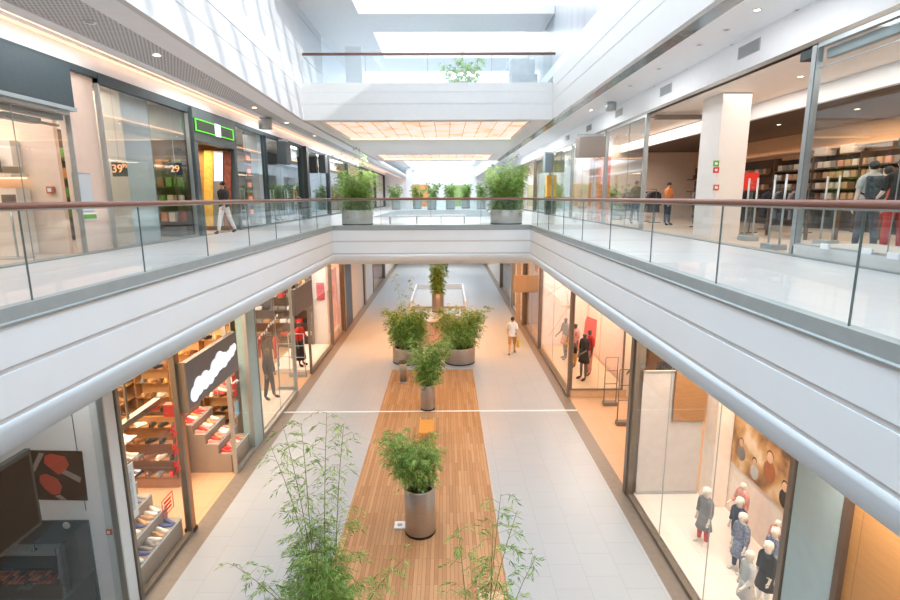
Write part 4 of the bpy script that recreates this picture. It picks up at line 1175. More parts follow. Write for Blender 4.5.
t = tag(obj('wall_sign', B(-5.9, -5.55, 23.80, 23.84, 2.2, 3.0), RED), 'small red sign on the pale wall beside the red topped mannequin', 'sign')
t = thing('script_stand_in', 'string of white ornaments standing for script lettering in the window past the teal pilaster', 'script_stand_in', (-5.6, 16, 3), 0, None, True)
pts = [(-5.62, 14.6 + 0.22 * i, 2.55 + 0.03 * math.sin(i * 1.7) + 0.035 * i) for i in range(13)]  # row of ornaments made up in place of illegible white lettering
obj('cord', MB().tube(pts, 0.006, 5), WHITE, t)
for i, q in enumerate(pts): obj('ornament', MB().ball((q[0], q[1], q[2] - 0.04), 0.055, 8, 6, sx=0.4), WHITE, t)
def rack(label, loc, rz, w=1.2, h=1.5):
    t = thing('clothes_rack', label, 'clothes rack', loc, rz)
    for s in (-1, 1):
        obj('upright', MB().tube([(s * w / 2, 0, 0), (s * w / 2, 0, h)], 0.016, 8), DARKMETAL, t)
        obj('foot', B(s * w / 2 - 0.02, s * w / 2 + 0.02, -0.25, 0.25, 0, 0.03), DARKMETAL, t)
    obj('rail', MB().tube([(-w / 2, 0, h), (w / 2, 0, h)], 0.014, 8), DARKMETAL, t)
    return t
def garment_mesh():
    out = [(-0.20, 0), (0.20, 0), (0.215, -0.5), (0.23, -0.85), (-0.23, -0.85), (-0.215, -0.5)]
    mb = MB()
    for s, d in ((-1, 0.035), (1, 0.035)):
        pass
    # coat on its hanger: shoulders, body and hem with some fullness
    rows = [(-0.02, 0.05, 0.012), (-0.05, 0.17, 0.03), (-0.12, 0.205, 0.04), (-0.45, 0.20, 0.05), (-0.9, 0.23, 0.06)]
    n = 14
    for z, w, d in rows:
        for k in range(n):
            a = 2 * PI * k / n
            mb.v.append((d * math.sin(a), w * math.cos(a), z))
    for i in range(len(rows) - 1):
        for k in range(n):
            j = (k + 1) % n
            mb.face((i * n + k, i * n + j, (i + 1) * n + j, (i + 1) * n + k), 0, True)
    mb.face(list(range(n))); mb.face([(len(rows) - 1) * n + k for k in range(n - 1, -1, -1)])
    for s in (-1, 1): mb.tube([(0.012, s * 0.205, -0.10), (0.02, s * 0.25, -0.35), (0.02, s * 0.24, -0.62)], [0.045, 0.045, 0.035], 7)
    return mb
GM = garment_mesh()
HOOK = MB().tube([(0, 0, -0.03), (0, 0, 0.03), (0, 0.02, 0.05), (0, 0.01, 0.065)], 0.004, 5)
GME = {}
def garments(rackthing, w, h, n, cols, where):
    rz = rackthing.rotation_euler[2]
    for i in range(n):
        x = -w / 2 + 0.1 + (w - 0.2) * i / max(1, n - 1)
        nm, m = cols[i % len(cols)]
        if nm not in GME: GME[nm] = GM.mesh('garment', m)
        t = thing('hanging_garment', '%s garment, %s along %s' % (nm, ORD[i], where), 'garment', rackthing.location + Vector((x * math.cos(rz), x * math.sin(rz), h - 0.06)), rz)
        obj('cloth', GME[nm], None, t); obj('hanger_hook', HOOK.mesh('hanger_hook', ALU), None, t)
r = rack('clothes rack deep inside the shop past the teal pilaster', (-7.5, 16.2, 0), PI / 2, 2.2)
garments(r, 2.2, 1.5, 9, [('black', CB), ('grey', CG), ('red', CR)], 'the rack past the teal pilaster, from the camera end')

r = rack('clothes rack in the shop behind the blank dark sign', (-7.6, 20.4, 0), 0.0, 1.8)
garments(r, 1.8, 1.5, 8, [('black', CB), ('red', CR), ('flowered', CFL)], 'the rack behind the blank dark sign')
t = thing('clothes_shelving', 'dark wooden shelves of folded clothes inside the shop past the teal pilaster', 'shelving', (-7.4, 23.6, 0), 0, None, True)
obj('back_panel', B(-8.8, -6.1, 23.80, 23.84, 0, 3.9), DARKWOOD, t)
for x in (-8.8, -7.9, -7.0, -6.14): obj('upright', B(x, x + 0.04, 23.5, 23.8, 0, 3.9), DARKWOOD, t)
for z in (0.6, 1.2, 1.8, 2.4, 3.0): obj('shelf', B(-8.8, -6.1, 23.5, 23.8, z - 0.03, z), DARKWOOD, t)
fold0 = BB(-0.15, 0.15, -0.13, 0.13, 0, 0.16, 0.03)
F0 = {n: fold0.mesh('folded', m) for n, m in (('red', CR), ('black', CB), ('white', CW), ('tan', CK), ('grey', CG))}
for k, z in enumerate((0.6, 1.2, 1.8, 2.4, 3.0)):
    for j in range(7):
        n = r2.choice(list(F0))
        o = obj('folded_garment', F0[n], None); o.location = (-8.55 + j * 0.37, 23.65, z)
        tag(o, '%s folded garment on the dark wooden shelves, %s shelf up, %s along' % (n, ORD[k], ORD[j]), 'folded garment')
# bay by bay down the walkway
def bay(side, y0, y1, z0, z1, wallm, frame, title, goods, lev):
    """a further shop front: glazed, with a lit room behind it"""
    sx = -1 if side == 'l' else 1
    X = {('l', 0): SL, ('r', 0): SR, ('l', 1): GL, ('r', 1): GR}[(side, lev)]
    wallbox(min(X + sx * 2.6, X + sx * 2.7), max(X + sx * 2.6, X + sx * 2.7), y0, y1, z0, z1, wallm)
    wallbox(min(X + sx * 0.1, X + sx * 2.7), max(X + sx * 0.1, X + sx * 2.7), y1 - 0.06, y1, z0, z1, wallm)
    window(X, y0 + 0.02, y1 - 0.3, z0, z1, frame, None, ((y0 + y1 - 0.3) / 2,), sill=0.1, post=0.1)
    struct('pillar_%s' % ('dark' if frame is DARKMETAL else 'pale'), B(X - 0.12, X + 0.12, y1 - 0.3, y1, z0, z1), frame)
def blank_board(name, label, x0, x1, y0, y1, z0, z1, m, cat='sign'):
    t = thing(name, label, cat, ((x0 + x1) / 2, (y0 + y1) / 2, z0), 0, None, True)
    obj('board', BB(x0, x1, y0, y1, z0, z1, 0.01), m, t)
    cx, cy = (x0 + x1) / 2, (y0 + y1) / 2
    obj('hanger', B(cx - 0.02, cx + 0.02, cy - 0.02, cy + 0.02, z1, 4.3 if z0 < 4.3 else 9.42), DARKMETAL, t)
    return t
PINKP = mat('pink_poster', (222, 150, 122), 0.6, vary=0.3, scale=2.5)
bay('l', 24.0, 27.0, 0, 4.3, mat('peach_wall', (236, 196, 168), 0.7), BRONZE, '', 0, 0)
t = thing('window_poster', 'tall peach poster in the shop window before the black column', 'poster', (-5.5, 25.4, 0.4), 0, None, True)
obj('sheet', B(-5.52, -5.5, 24.5, 26.4, 0.5, 3.4), PINKP, t); obj('stand', B(-5.54, -5.48, 24.4, 26.5, 0.3, 0.5), CREAM, t)
struct('pillar_black', B(-5.6, -5.2, 27.0, 28.9, 0, 4.3), BLACK)
SHUT = brick('pale_shutter', (206, 204, 200), (200, 198, 194), (176, 174, 170), 3.0, 0.11, 0.008, 0.5, 0.0, 0, ('Y', 'Z'))
wallbox(-5.5, -5.3, 28.9, 38.0, 0, 4.3, SHUT)
struct('pillar_brown', B(-5.55, -5.2, 33.5, 34.0, 0, 4.3), BRONZE)
bay('l', 38.0, 45.0, 0, 4.3, PINKP, BRONZE, '', 0, 0)
wallbox(-5.5, -5.3, 45.0, 66.0, 0, 4.3, SHUT)
blank_board('hanging_sign', 'small pink hanging sign beyond the black column under the bridge', -5.25, -4.75, 29.8, 29.9, 3.3, 3.9, PINKP)

# ================= lower floor, camera's right: wooden front, children's shop, entrance, mannequin window
wallbox(4.2, 4.4, -2.9, 4.92, 0, 4.3, brick('veneer_wall', (196, 146, 92), (188, 138, 84), (166, 118, 72), 1.2, 2.2, 0.006, 0.5, 0.0, 0, ('Y', 'Z'), grain=0.3))
struct('trim_12', B(4.14, 4.3, 4.92, 5.0, 0, 4.3), mat('dark_bronze', (104, 90, 78), 0.4, 0.3))
struct('pillar_teal_glass', B(4.16, 4.3, 5.0, 5.76, 0, 4.3), mat('teal_glass_panel', (160, 182, 184), 0.12, vary=0.03))
window(4.2, 5.8, 11.2, 0, 4.3, BRONZE, None, (7.6, 9.4), sill=0.08, post=0.09)
wallbox(6.12, 6.3, 5.8, 11.2, 0, 4.3, mat('warm_white_wall', (240, 226, 212), 0.7))
wallbox(4.3, 6.2, 5.7, 5.8, 0, 4.3, mat('warm_white_wall', (240, 226, 212), 0.7))
platform('window_platform', "white tiled platform in the children's clothes window", 4.28, 6.1, 5.85, 11.1, 0.10, brick('pale_tile', (240, 226, 214), (236, 222, 210), (220, 202, 188), 0.6, 0.6, 0.005, 0.4, 0.0))
WHITEFR = glass('frosted_glass', (0.72, 0.72, 0.72), 0.16, 0.3, 0.3)
t = thing('frosted_screen', "grey frosted glass screen closing the far end of the children's window", 'screen', (4.9, 11.1, 0.1), 0, None, True)
obj('pane', B(4.32, 5.72, 11.05, 11.07, 0.14, 3.0), mat('frosted_grey', (196, 190, 186), 0.25, vary=0.05), t)
obj('foot_rail', B(4.32, 5.72, 11.03, 11.09, 0.10, 0.15), ALU, t); obj('head_rail', B(4.32, 5.72, 11.03, 11.09, 3.0, 3.05), ALU, t)
t = tag(obj('wood_panel', BB(5.0, 5.7, 10.96, 11.02, 1.9, 4.295), BROWNWOOD), "brown veneer panel above the frosted screen in the children's window", 'panel')
struct('pillar_inner', B(5.74, 6.1, 10.5, 11.0, 0.1, 4.3), mat('warm_white_wall', (240, 226, 212), 0.7))
def poster_mat():
    m = bpy.data.materials.new('photo_poster'); m.use_nodes = True
    nt = m.node_tree; b = nt.nodes['Principled BSDF']; L = nt.links.new
    tc = nt.nodes.new('ShaderNodeTexCoord'); nz = nt.nodes.new('ShaderNodeTexNoise'); nz.inputs['Scale'].default_value = 1.7; nz.inputs['Detail'].default_value = 5
    L(tc.outputs['Object'], nz.inputs['Vector'])
    cr = nt.nodes.new('ShaderNodeValToRGB'); e = cr.color_ramp.elements
    e[0].position = 0.34; e[0].color = rgb(92, 62, 44); e[1].position = 0.66; e[1].color = rgb(232, 204, 176)
    for p_, c_ in ((0.46, (176, 126, 78)), (0.56, (206, 164, 116))):
        q = e.new(p_); q.color = rgb(*c_)
    L(nz.outputs['Fac'], cr.inputs['Fac']); L(cr.outputs['Color'], b.inputs['Base Color'])
    return m
t = thing('wall_poster', "large brown photo poster of children on the back wall of the children's window", 'poster', (6.1, 9, 1.5), 0, None, True)
obj('print', B(6.08, 6.115, 6.2, 10.45, 1.22, 3.5), poster_mat(), t)
BRH = mat('brown_hair', (110, 70, 42), 0.6)
PSK = mat('print_skin', (216, 170, 138), 0.6)
for i, (y, z, k_, c, hc) in enumerate(((10.1, 1.75, 0.75, CG, BRH), (9.6, 1.58, 0.7, CLG, HAIRB), (9.15, 1.9, 0.95, cloth('rust', (160, 92, 56)), BRH), (8.65, 1.6, 0.8, CB, HAIRB), (8.2, 2.05, 1.1, CB, BRH), (7.7, 1.7, 0.85, CPR, HAIRB), (7.2, 2.1, 1.0, CN, BRH))):
    pc = obj('printed_child', MB().ball((6.078, y, z - 0.22 * k_), 0.2 * k_, 14, 8, sx=0.02, sz=1.1), c, t)
    obj('printed_face', MB().ball((6.076, y + 0.02, z + 0.06 * k_), 0.10 * k_, 14, 8, sx=0.03, sz=1.15), PSK, pc)
    obj('printed_hair', MB().ball((6.079, y + 0.03, z + 0.10 * k_), 0.115 * k_, 14, 8, sx=0.025), hc, pc)
kids = [(5.02, 9.3, 70, KID, CG, CG, CR, 1.15, "child mannequin in grey coat and red leggings alone on a small base", True),
        (5.50, 9.0, 75, KID2, CN, None, CN, 1.12, "child mannequin in navy jacket, tallest head of the group by the poster", False),
        (5.28, 8.5, 75, KID, CPR, CPR, CN, 1.12, "child mannequin in blue checked dress in front of the navy jacket one", True),
        (5.62, 8.1, 80, KID2, CPR, None, CD, 1.10, "child mannequin in patterned top close to the poster wall, behind the dark vest one", False),
        (5.26, 7.70, 80, KID, CB, CB, CW, 1.12, "child mannequin in long dark pinafore beside the window frame", True),
        (4.84, 7.50, 85, KID2, CLG, CLG, CN, 1.10, "child mannequin in pale grey dress, next to the glass", True),
        (5.85, 8.4, 85, STAND, CP, CP, CP, 1.15, "small mannequin in pink spotted coat against the poster wall", True),
        (5.78, 9.4, 85, FEM, CP, CP, CP, 1.3, "taller mannequin in pink spotted coat between the navy jacket and the poster", True)]
for (x, y, fc, bd, top, sk, lg, h, lab, skd) in kids:
    fg = figure('child_mannequin', lab, 'mannequin', (x, y, 0.10), -fc, bd, MANNW, h * (1.10 if bd in (KID, KID2) else 0.96), top, 1.6, 0.95, lg, 1.95, MANNW, None, sk if skd else None, 0.42, topname='coat')
# entrance
wallbox(9.3, 9.4, 11.2, 23.2, 0, 4.3, mat('orange_wall', (228, 178, 130), 0.7, vary=0.05))
struct('pillar_entrance', B(4.12, 4.4, 11.2, 11.36, 0, 4.3), BRONZE)
wallbox(6.2, 9.3, 11.2, 11.3, 0, 4.3, CREAM)
gate('dark framed security gate in the mall entrance by the mannequin window corner', (5.4, 16.55, 0), 0, 0.40, 1.65)
gate('dark framed security gate in the mall entrance, the one towards the camera', (5.36, 15.0, 0), 0, 0.42, 1.75)
figure('mannequin', 'mannequin in black flowered dress standing inside the entrance behind the gates', 'mannequin', (6.5, 17.0, 0), -60, FEM, MANNG, 1.75, CFL, 0.6, 0.95, None, 0, None, skirt=CFL, skirtlen=0.62)
r = rack('clothes rack of dark dresses inside the entrance behind the gates', (7.3, 16.2, 0), PI / 2, 1.6)
garments(r, 1.6, 1.5, 8, [('black', CB), ('flowered', CFL), ('navy', CN)], 'the rack behind the security gates, from the camera end')
# mannequin window
window(4.2, 17.3, 23.0, 0.0, 4.3, BRONZE, None, (20.2,), sill=0.10, post=0.06)
window(17.3, 4.26, 6.05, 0.26, 4.3, BRONZE, None, (5.2,), sill=0.04, post=0.04, axis='x')
struct('pillar_return', B(6.05, 6.3, 17.32, 17.5, 0, 4.3), CREAM)
platform('window_platform', 'bronze edged platform carrying the group of dark mannequins', 4.26, 6.2, 17.28, 22.9, 0.25, mat('warm_plinth', (206, 178, 146), 0.5))
wallbox(6.3, 6.4, 17.5, 23.2, 0, 4.3, mat('pinkish_wall', (240, 216, 204), 0.7))
wallbox(4.3, 6.4, 22.95, 23.1, 0, 4.3, mat('pinkish_wall', (240, 216, 204), 0.7))
for (x, y, bd, top, lg, sk, lab, shc) in ((4.86, 20.9, FEM, CG, None, CP, 'mannequin in grey top and pink skirt, set apart in the window beside the walkway', CG), (5.02, 19.9, STAND2, CP, CK, None, 'mannequin in pink top and tan trousers between the grey and the black one', None),
                                (4.98, 18.4, ARMBENT, CB, None, CB, 'mannequin in short black dress with black bag in the corner of the window', CB), (5.3, 18.9, FEM, CR, CP, None, 'mannequin in coral clothes right under the blank red poster', None)):
    figure('mannequin', lab, 'mannequin', (x, y, 0.25), -70, bd, MANNG, 1.78, top, 1.2, 0.93, lg, 1.9, shc, None, sk, 0.36)
t = thing('handbag', 'black handbag hanging on the arm of the black dressed mannequin', 'bag', (4.72, 18.75, 1.16))
obj('body', BB(-0.06, 0.06, -0.15, 0.15, 0, 0.24, 0.03), CB, t); obj('handle', MB().tube([(0, -0.09, 0.23), (0, -0.06, 0.36), (0, 0.06, 0.36), (0, 0.09, 0.23)], 0.012, 8), CB, t)
t = thing('hanging_poster', 'blank coral red poster hanging in the window above the mannequins', 'poster', (5.5, 18.6, 2.0), 0, None, True)
pa = [AY(*q, 18.9) for q in ((587, 316), (597, 320), (595, 346), (592, 348), (583, 341), (585, 322))]
mb = MB(); n = len(pa)
mb.v = [(v.x, 18.88, v.z) for v in pa] + [(v.x, 18.90, v.z) for v in pa]
mb.face(list(range(n))); mb.face(list(range(2 * n - 1, n - 1, -1)))
for i in range(n): mb.face((i, (i + 1) % n, n + (i + 1) % n, n + i))
obj('sheet', mb, mat('coral_red', (250, 116, 114), 0.5, vary=0.02), t)
zt = max(v.z for v in pa)
for x in (pa[0].x + 0.03, pa[1].x - 0.03): obj('wire', B(x - 0.004, x + 0.004, 18.885, 18.895, zt - 0.12, 4.3), ALU, t)
t = thing('string_web', 'crossed thin red strings stretched across the window behind the grey mannequin', 'string', (5, 21.5, 0.25), 0, None, True)
for a, b in (((4.5, 22.5, 0.8), (5.2, 18.5, 4.2)), ((5.2, 22.6, 0.3), (4.6, 19.5, 4.2)), ((4.4, 22.6, 2.6), (5.6, 20.0, 4.2)), ((5.6, 22.7, 1.2), (4.5, 20.5, 4.1))):
    obj('string', MB().tube([a, b], 0.008, 5), mat('string_red', (196, 116, 92), 0.6), t)
# further fronts
bay('r', 23.2, 28.0, 0, 4.3, mat('tan_wall', (206, 170, 132), 0.7), BRONZE, '', 0, 0)
bay('r', 28.0, 33.0, 0, 4.3, CREAM, ALU, '', 0, 0)
bay('r', 33.0, 40.0, 0, 4.3, mat('tan_wall', (206, 170, 132), 0.7), BRONZE, '', 0, 0)
wallbox(4.2, 4.4, 40.0, 66.0, 0, 4.3, SHUT)
a, b = AY(514, 275, 27.5), AY(537, 292, 27.5)
blank_board('hanging_sign', 'blank orange tan hanging sign over the walkway past the mannequin window', a.x, b.x, 27.4, 27.5, b.z, a.z, mat('tan_sign', (192, 172, 152), 0.5, vary=0.02))
t = tag(obj('tan_banner', BB(3.86, 4.1, 28.6, 28.65, 0.0, 3.9), mat('peach_banner', (200, 184, 170), 0.6)), 'narrow peach upright banner just behind the blank tan sign', 'banner')
r2 = random.Random(3)
GOOD = [mat('goods_%d' % i, c, 0.6, vary=0.15) for i, c in enumerate(((196, 150, 96), (228, 204, 168), (150, 96, 60), (90, 70, 60), (214, 180, 130)))]
t = thing('display_shelf', 'shelving of homeware seen through glass past the string window', 'shelving', (5.3, 25.3, 0), 0, None, True)
obj('back', B(5.5, 5.55, 23.5, 27.4, 0, 2.4), BROWNWOOD, t)
for z in (0.3, 0.8, 1.3, 1.8, 2.3): obj('shelf', B(5.1, 5.5, 23.5, 27.4, z - 0.03, z), BROWNWOOD, t)
for k, z in enumerate((0.3, 0.8, 1.3, 1.8)):
    for j in range(9):
        m = r2.choice(GOOD); q = r2.uniform(0.08, 0.13); h = r2.uniform(0.16, 0.36)
        o = obj('vase', MB().lathe([(q * 0.6, 0), (q, h * 0.4), (q * 0.5, h * 0.85), (q * 0.6, h)], n=14), m); o.location = (5.3, 23.8 + j * 0.42, z)
        tag(o, 'vase on the homeware shelving, %s shelf up, %s from the string window' % (ORD[k], ORD[j]), 'vase', 'vases on the homeware shelving')
# the person on the walkway
t = figure('person', 'person in white shirt and tan shorts walking away with a yellow bag', 'person', (2.88, 22.4, 0), 172, WALK, SKIN, 1.72, CW, 0.75, 0.86, CK, 0.98, cloth('shoe_grey', (120, 116, 116)), HAIRB)
t = thing('shopping_bag', 'yellow bag held in the hand of the person in white shirt', 'bag', (3.13, 22.34, 0.36))
obj('body', BB(-0.05, 0.05, -0.17, 0.17, 0, 0.34, 0.015), CY_, t); obj('handle', MB().tube([(0, -0.07, 0.33), (0, -0.05, 0.43), (0, 0.05, 0.43), (0, 0.07, 0.33)], 0.010, 8), CY_, t)
figure('person', 'dark clothed person far down the walkway under the bridge', 'person', (0.05, 48.5, 0), 20, WALK, SKIN, 1.75, CB, 1.9, 0.85, CD, 1.95, CB, HAIRB)

# ================= gallery, camera's left
Z1 = 9.42
BL2 = mat('pale_blue_column', (196, 208, 214), 0.4, vary=0.02)
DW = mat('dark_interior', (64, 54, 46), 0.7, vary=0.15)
# shop A: pale interior behind a charcoal header
wallbox(-11.2, -11.0, 5.0, 11.0, ZG, Z1, mat('peach_white', (240, 218, 202), 0.7, vary=0.02))
wallbox(-11.0, -7.75, 11.0, 11.1, ZG, Z1, mat('peach_white', (240, 218, 202), 0.7, vary=0.02))
t = thing('header_panel', 'large charcoal fascia panel over the pale shop front beside the whiteboard', 'panel', (-7.3, 8.5, 8.5), 0, None, True)
obj('panel', BB(-7.42, -7.28, 5.0, 11.02, 8.55, 9.34), CHARCOAL, t); obj('bottom_rail', B(-7.44, -7.26, 5.0, 11.04, 8.48, 8.55), CHANNEL, t)
window(GL, 5.0, 10.95, ZG, 8.48, ALU, None, (8.3, 9.55), sill=0.02, post=0.02)
t = thing('door_closer', 'bronze sliding door track under the charcoal fascia panel', 'door track', (-7.5, 10.2, 8.3), 0, None, True)
obj('track', B(-7.62, -7.46, 8.6, 10.9, 8.30, 8.40), BRONZE, t); obj('housing', B(-7.66, -7.46, 9.5, 10.3, 8.16, 8.26), BRONZE, t); obj('arm', B(-7.6, -7.52, 10.3, 10.85, 8.18, 8.22), BRONZE, t)
YA = 10.98
def ya(px, py): return AY(px, py, YA)
ux = ya(24, 150).x
z_a, z_b = ya(5, 176).z, ya(5, 141).z
t = thing('display_unit', 'white wall unit with two lit ledges inside the pale shop', 'cabinet', (ux - 0.6, YA, ZG), 0, None, True)
obj('carcass', B(ux - 1.4, ux, 10.62, YA, ZG, z_a - 0.25), CREAM, t); obj('ledge', B(ux - 1.4, ux, 10.55, YA, z_a - 0.03, z_a + 0.03), CREAM, t); obj('upper_box', B(ux - 1.4, ux - 0.08, 10.75, YA, z_b - 0.5, z_b), CREAM, t)
obj('niche_light', B(ux - 1.4, ux, 10.85, 10.95, z_a - 0.06, z_a - 0.03), LEDW, t); obj('niche_light', B(ux - 1.4, ux - 0.1, 10.85, 10.95, z_b, z_b + 0.03), LEDW, t)
a, b = ya(-6, 157), ya(15, 173)
t = thing('black_screen', 'small black screen on the white wall unit inside the pale shop', 'screen', ((a.x + b.x) / 2, 10.65, z_a + 0.03), 0, None, True)
obj('case', BB(a.x, b.x, 10.62, 10.68, z_a + 0.06, z_a + 0.06 + a.z - b.z, 0.01), BLACK, t); obj('stand', B((a.x + b.x) / 2 - 0.1, (a.x + b.x) / 2 + 0.1, 10.6, 10.7, z_a + 0.03, z_a + 0.06), BLACK, t)
q = AZ(33, 255, ZG)
t = thing('card_terminal', 'small dark terminal on a thin stand inside the pale shop', 'terminal', (-8.2, 10.2, ZG))
obj('stand', MB().tube([(0, 0, 0), (0, 0, 1.0)], 0.02, 8), ALU, t); obj('base', BB(-0.2, 0.2, -0.2, 0.2, 0, 0.02), ALU, t); obj('screen', BB(-0.13, 0.13, -0.02, 0.02, 1.0, 1.2), mat('taupe_screen', (128, 112, 104), 0.5), t)
q = ya(51, 190)
t = thing('alarm_button', 'small red alarm button on the pale wall of the corner shop', 'alarm', (q.x, 10.99, q.z))
obj('case', BB(-0.075, 0.075, -0.05, 0.0, -0.07, 0.07), mat('orange_red', (196, 104, 78), 0.5), t); obj('button', B(-0.035, 0.035, -0.06, -0.05, -0.035, 0.035), WHITE, t)
# white panel with whiteboard
wallbox(-7.62, -7.48, 11.02, 11.95, ZG, Z1, mat('peach_white', (240, 218, 202), 0.7, vary=0.02))
t = thing('whiteboard', 'blank pale board on the white panel next to the pale shop', 'board', (-7.46, 11.4, 6.5), 0, None, True)
a, b = AX(73, 174, -7.46), AX(94, 206, -7.46)
obj('sheet', B(-7.48, -7.455, a.y, b.y, 6.55, 7.3), mat('pale_blue_board', (212, 222, 230), 0.4, vary=0.01), t); obj('backing', B(-7.482, -7.47, a.y - 0.02, b.y + 0.02, 6.53, 7.32), ALU, t)
t = thing('exit_sticker', 'green emergency exit sign just under the blank pale board', 'sign', (-7.45, 11.4, 6.4), 0, None, True)
a, b = AX(78, 211, -7.46), AX(97, 213, -7.46)
obj('plate', B(-7.48, -7.46, a.y, b.y, 6.36, 6.50), WHITE, t); obj('green_panel', B(-7.46, -7.455, a.y + 0.03, b.y - 0.03, 6.385, 6.475), GREENSIGN, t)
obj('running_man_panel', B(-7.455, -7.452, a.y + 0.05, a.y + 0.13, 6.395, 6.465), WHITE, t)
# glazed shop with price boards
window(GL, 11.95, 15.95, ZG, 9.34, ALU, None, (13.9,), sill=0.06, post=0.04)
struct('trim_14', B(GL - 0.06, GL + 0.07, 11.95, 15.95, 9.2, 9.36), CHARCOAL)
wallbox(-10.3, -7.5, 15.97, 16.03, ZG, 8.45, DARKWOOD)
wallbox(-10.3, -7.5, 15.97, 16.03, 8.45, Z1, mat('grey_blue_band', (150, 166, 176), 0.6))
struct('column_pale', B(-8.4, -7.72, 13.3, 14.5, ZG, Z1), BL2)
wallbox(-10.4, -10.3, 11.1, 19.1, ZG, 8.6, DARKWOOD); wallbox(-10.4, -10.2, 11.1, 19.1, 8.6, Z1, mat('grey_blue_band', (150, 166, 176), 0.6))
t = thing('goods_shelving', 'long dark goods shelving behind the price boards', 'shelving', (-9.9, 14, ZG), 0, None, True)
for z in (6.3, 6.8, 7.3, 7.8): obj('shelf', B(-10.3, -9.8, 11.3, 15.5, z, z + 0.03), DARKWOOD, t)
for y in (11.3, 13.2, 15.47): obj('upright', B(-10.3, -9.8, y, y + 0.03, ZG, 8.4), DARKWOOD, t)
gcol = [('green', (104, 146, 66)), ('orange', (206, 130, 64)), ('red', (176, 62, 48)), ('cream', (226, 206, 176)), ('brown', (122, 80, 52)), ('yellow', (214, 178, 84))]
gm = {n: BB(-0.09, 0.09, -0.11, 0.11, 0, 0.26, 0.02).mesh('box', mat('box_' + n, c, 0.5, vary=0.15)) for n, c in gcol}
r2 = random.Random(9)
for k, z in enumerate((6.33, 6.83, 7.33, 7.83)):
    for j in range(10):
        n = r2.choice(gcol)[0]
        o = obj('boxed_goods', gm[n], None); o.location = (-10.0, 11.5 + j * 0.40, z)
        tag(o, '%s box on the long dark shelving, %s shelf up, %s from the camera' % (n, ORD[k], ORD[j]), 'box', 'boxes behind the price boards')
t = thing('goods_shelving', 'dark shelving of colourful boxes on the end wall facing the camera near the dark portal', 'shelving', (-8.9, 15.8, ZG), 0, None, True)
for z in (6.1, 6.6, 7.1, 7.6): obj('shelf', B(-9.75, -7.7, 15.6, 15.96, z, z + 0.03), DARKWOOD, t)
for x in (-9.75, -8.7, -7.74): obj('upright', B(x, x + 0.03, 15.6, 15.96, ZG, 8.2), DARKWOOD, t)
for k, z in enumerate((6.13, 6.63, 7.13, 7.63)):
    for j in range(9):
        n = r2.choice(gcol)[0]
        o = obj('boxed_goods', gm[n], None); o.location = (-9.6 + j * 0.235, 15.76, z)
        tag(o, '%s box on the end wall shelving, %s shelf up, %s from the back' % (n, ORD[k], ORD[j]), 'box', 'boxes behind the price boards')
PB = mat('price_board', (50, 62, 74), 0.4); PO = emit('price_glow', (255, 176, 120), 0.9)
for big, sup, y, px0, px1, pyc, lab in (('39', '95', 12.75, 112, 127, 169, 'dark price board reading 39 95 in the glazed shop, next to the pale wall'), ('29', '', 15.2, 168, 182, 169, 'dark price board reading 29 in the glazed shop, near the dark portal')):
    a, b = AY(px0, pyc, y), AY(px1, pyc, y)
    t = thing('price_board', lab, 'price sign', ((a.x + b.x) / 2, y, a.z), 0)
    w = (b.x - a.x) / 2
    obj('board', B(-w, w, 0.0, 0.02, -0.17, 0.17), PB, t)
    lettering(big, 0.26, PO, t, (-0.05 if sup else 0, -0.004, 0.0), FACE_NY)
    if sup: lettering(sup, 0.12, PO, t, (0.13, -0.004, 0.07), FACE_NY)
    obj('hanger', B(-0.01, 0.01, 0.008, 0.012, 0.17, Z1 - a.z), ALU, t)
# dark portal with the green outlined sign
t = thing('shop_portal', 'dark grey shop portal framing an open doorway under the green outlined sign', 'portal', (-7.3, 17.5, ZG), 0, None, True)
PORT = mat('portal_grey', (88, 98, 100), 0.55, vary=0.05)
obj('header', BB(-7.5, -7.24, 15.98, 19.15, 8.44, 9.36), PORT, t)
for y0, y1 in ((15.98, 16.2), (18.95, 19.15)): obj('jamb', BB(-7.5, -7.26, y0, y1, ZG, 8.44), PORT, t)
a, b = AX(195, 130, -7.22), AX(232, 130, -7.22)
t = thing('outlined_sign', 'black sign with glowing green outline and a blank white square', 'sign', (-7.2, 17.5, 8.6), 0, None, True)
y0, y1, z0, z1 = a.y, b.y, 8.72, 9.06
obj('panel', B(-7.24, -7.20, y0, y1, z0, z1), mat('sign_olive', (58, 66, 54), 0.5), t)
GR_ = emit('green_tube', (90, 232, 40), 0.9)
for i, (ya, yb, za, zb) in enumerate(((y0, y1, z1 - 0.018, z1), (y0, y1, z0, z0 + 0.018), (y0, y0 + 0.025, z0, z1), (y1 - 0.025, y1, z0, z1))): obj('green_tube', B(-7.2, -7.18, ya, yb, za, zb), GR_, t)
ym = y0 + (y1 - y0) * 0.55
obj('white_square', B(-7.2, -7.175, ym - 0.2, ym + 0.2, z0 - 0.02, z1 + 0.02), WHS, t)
wallbox(-10.3, -7.5, 18.97, 19.03, ZG, 8.6, mat('gold_back', (176, 130, 70), 0.6, vary=0.25))
def flat_pix(pts, y, th=0.03):
    q = [AY(px, py, y) for px, py in pts]
    return flat_y([(v.x, max(v.z, ZG)) for v in q], y, y + th)
t = tag(obj('yellow_panel', flat_pix(((204, 150), (213, 150), (213, 226), (204, 226)), 18.8), mat('mustard', (224, 190, 84), 0.6, vary=0.15, scale=9)), 'mustard patterned upright panel inside the dark portal', 'panel')
t = thing('bright_screen', 'tall white advertising screen inside the dark portal', 'screen', (-8.0, 18.75, ZG), 0, None, True)
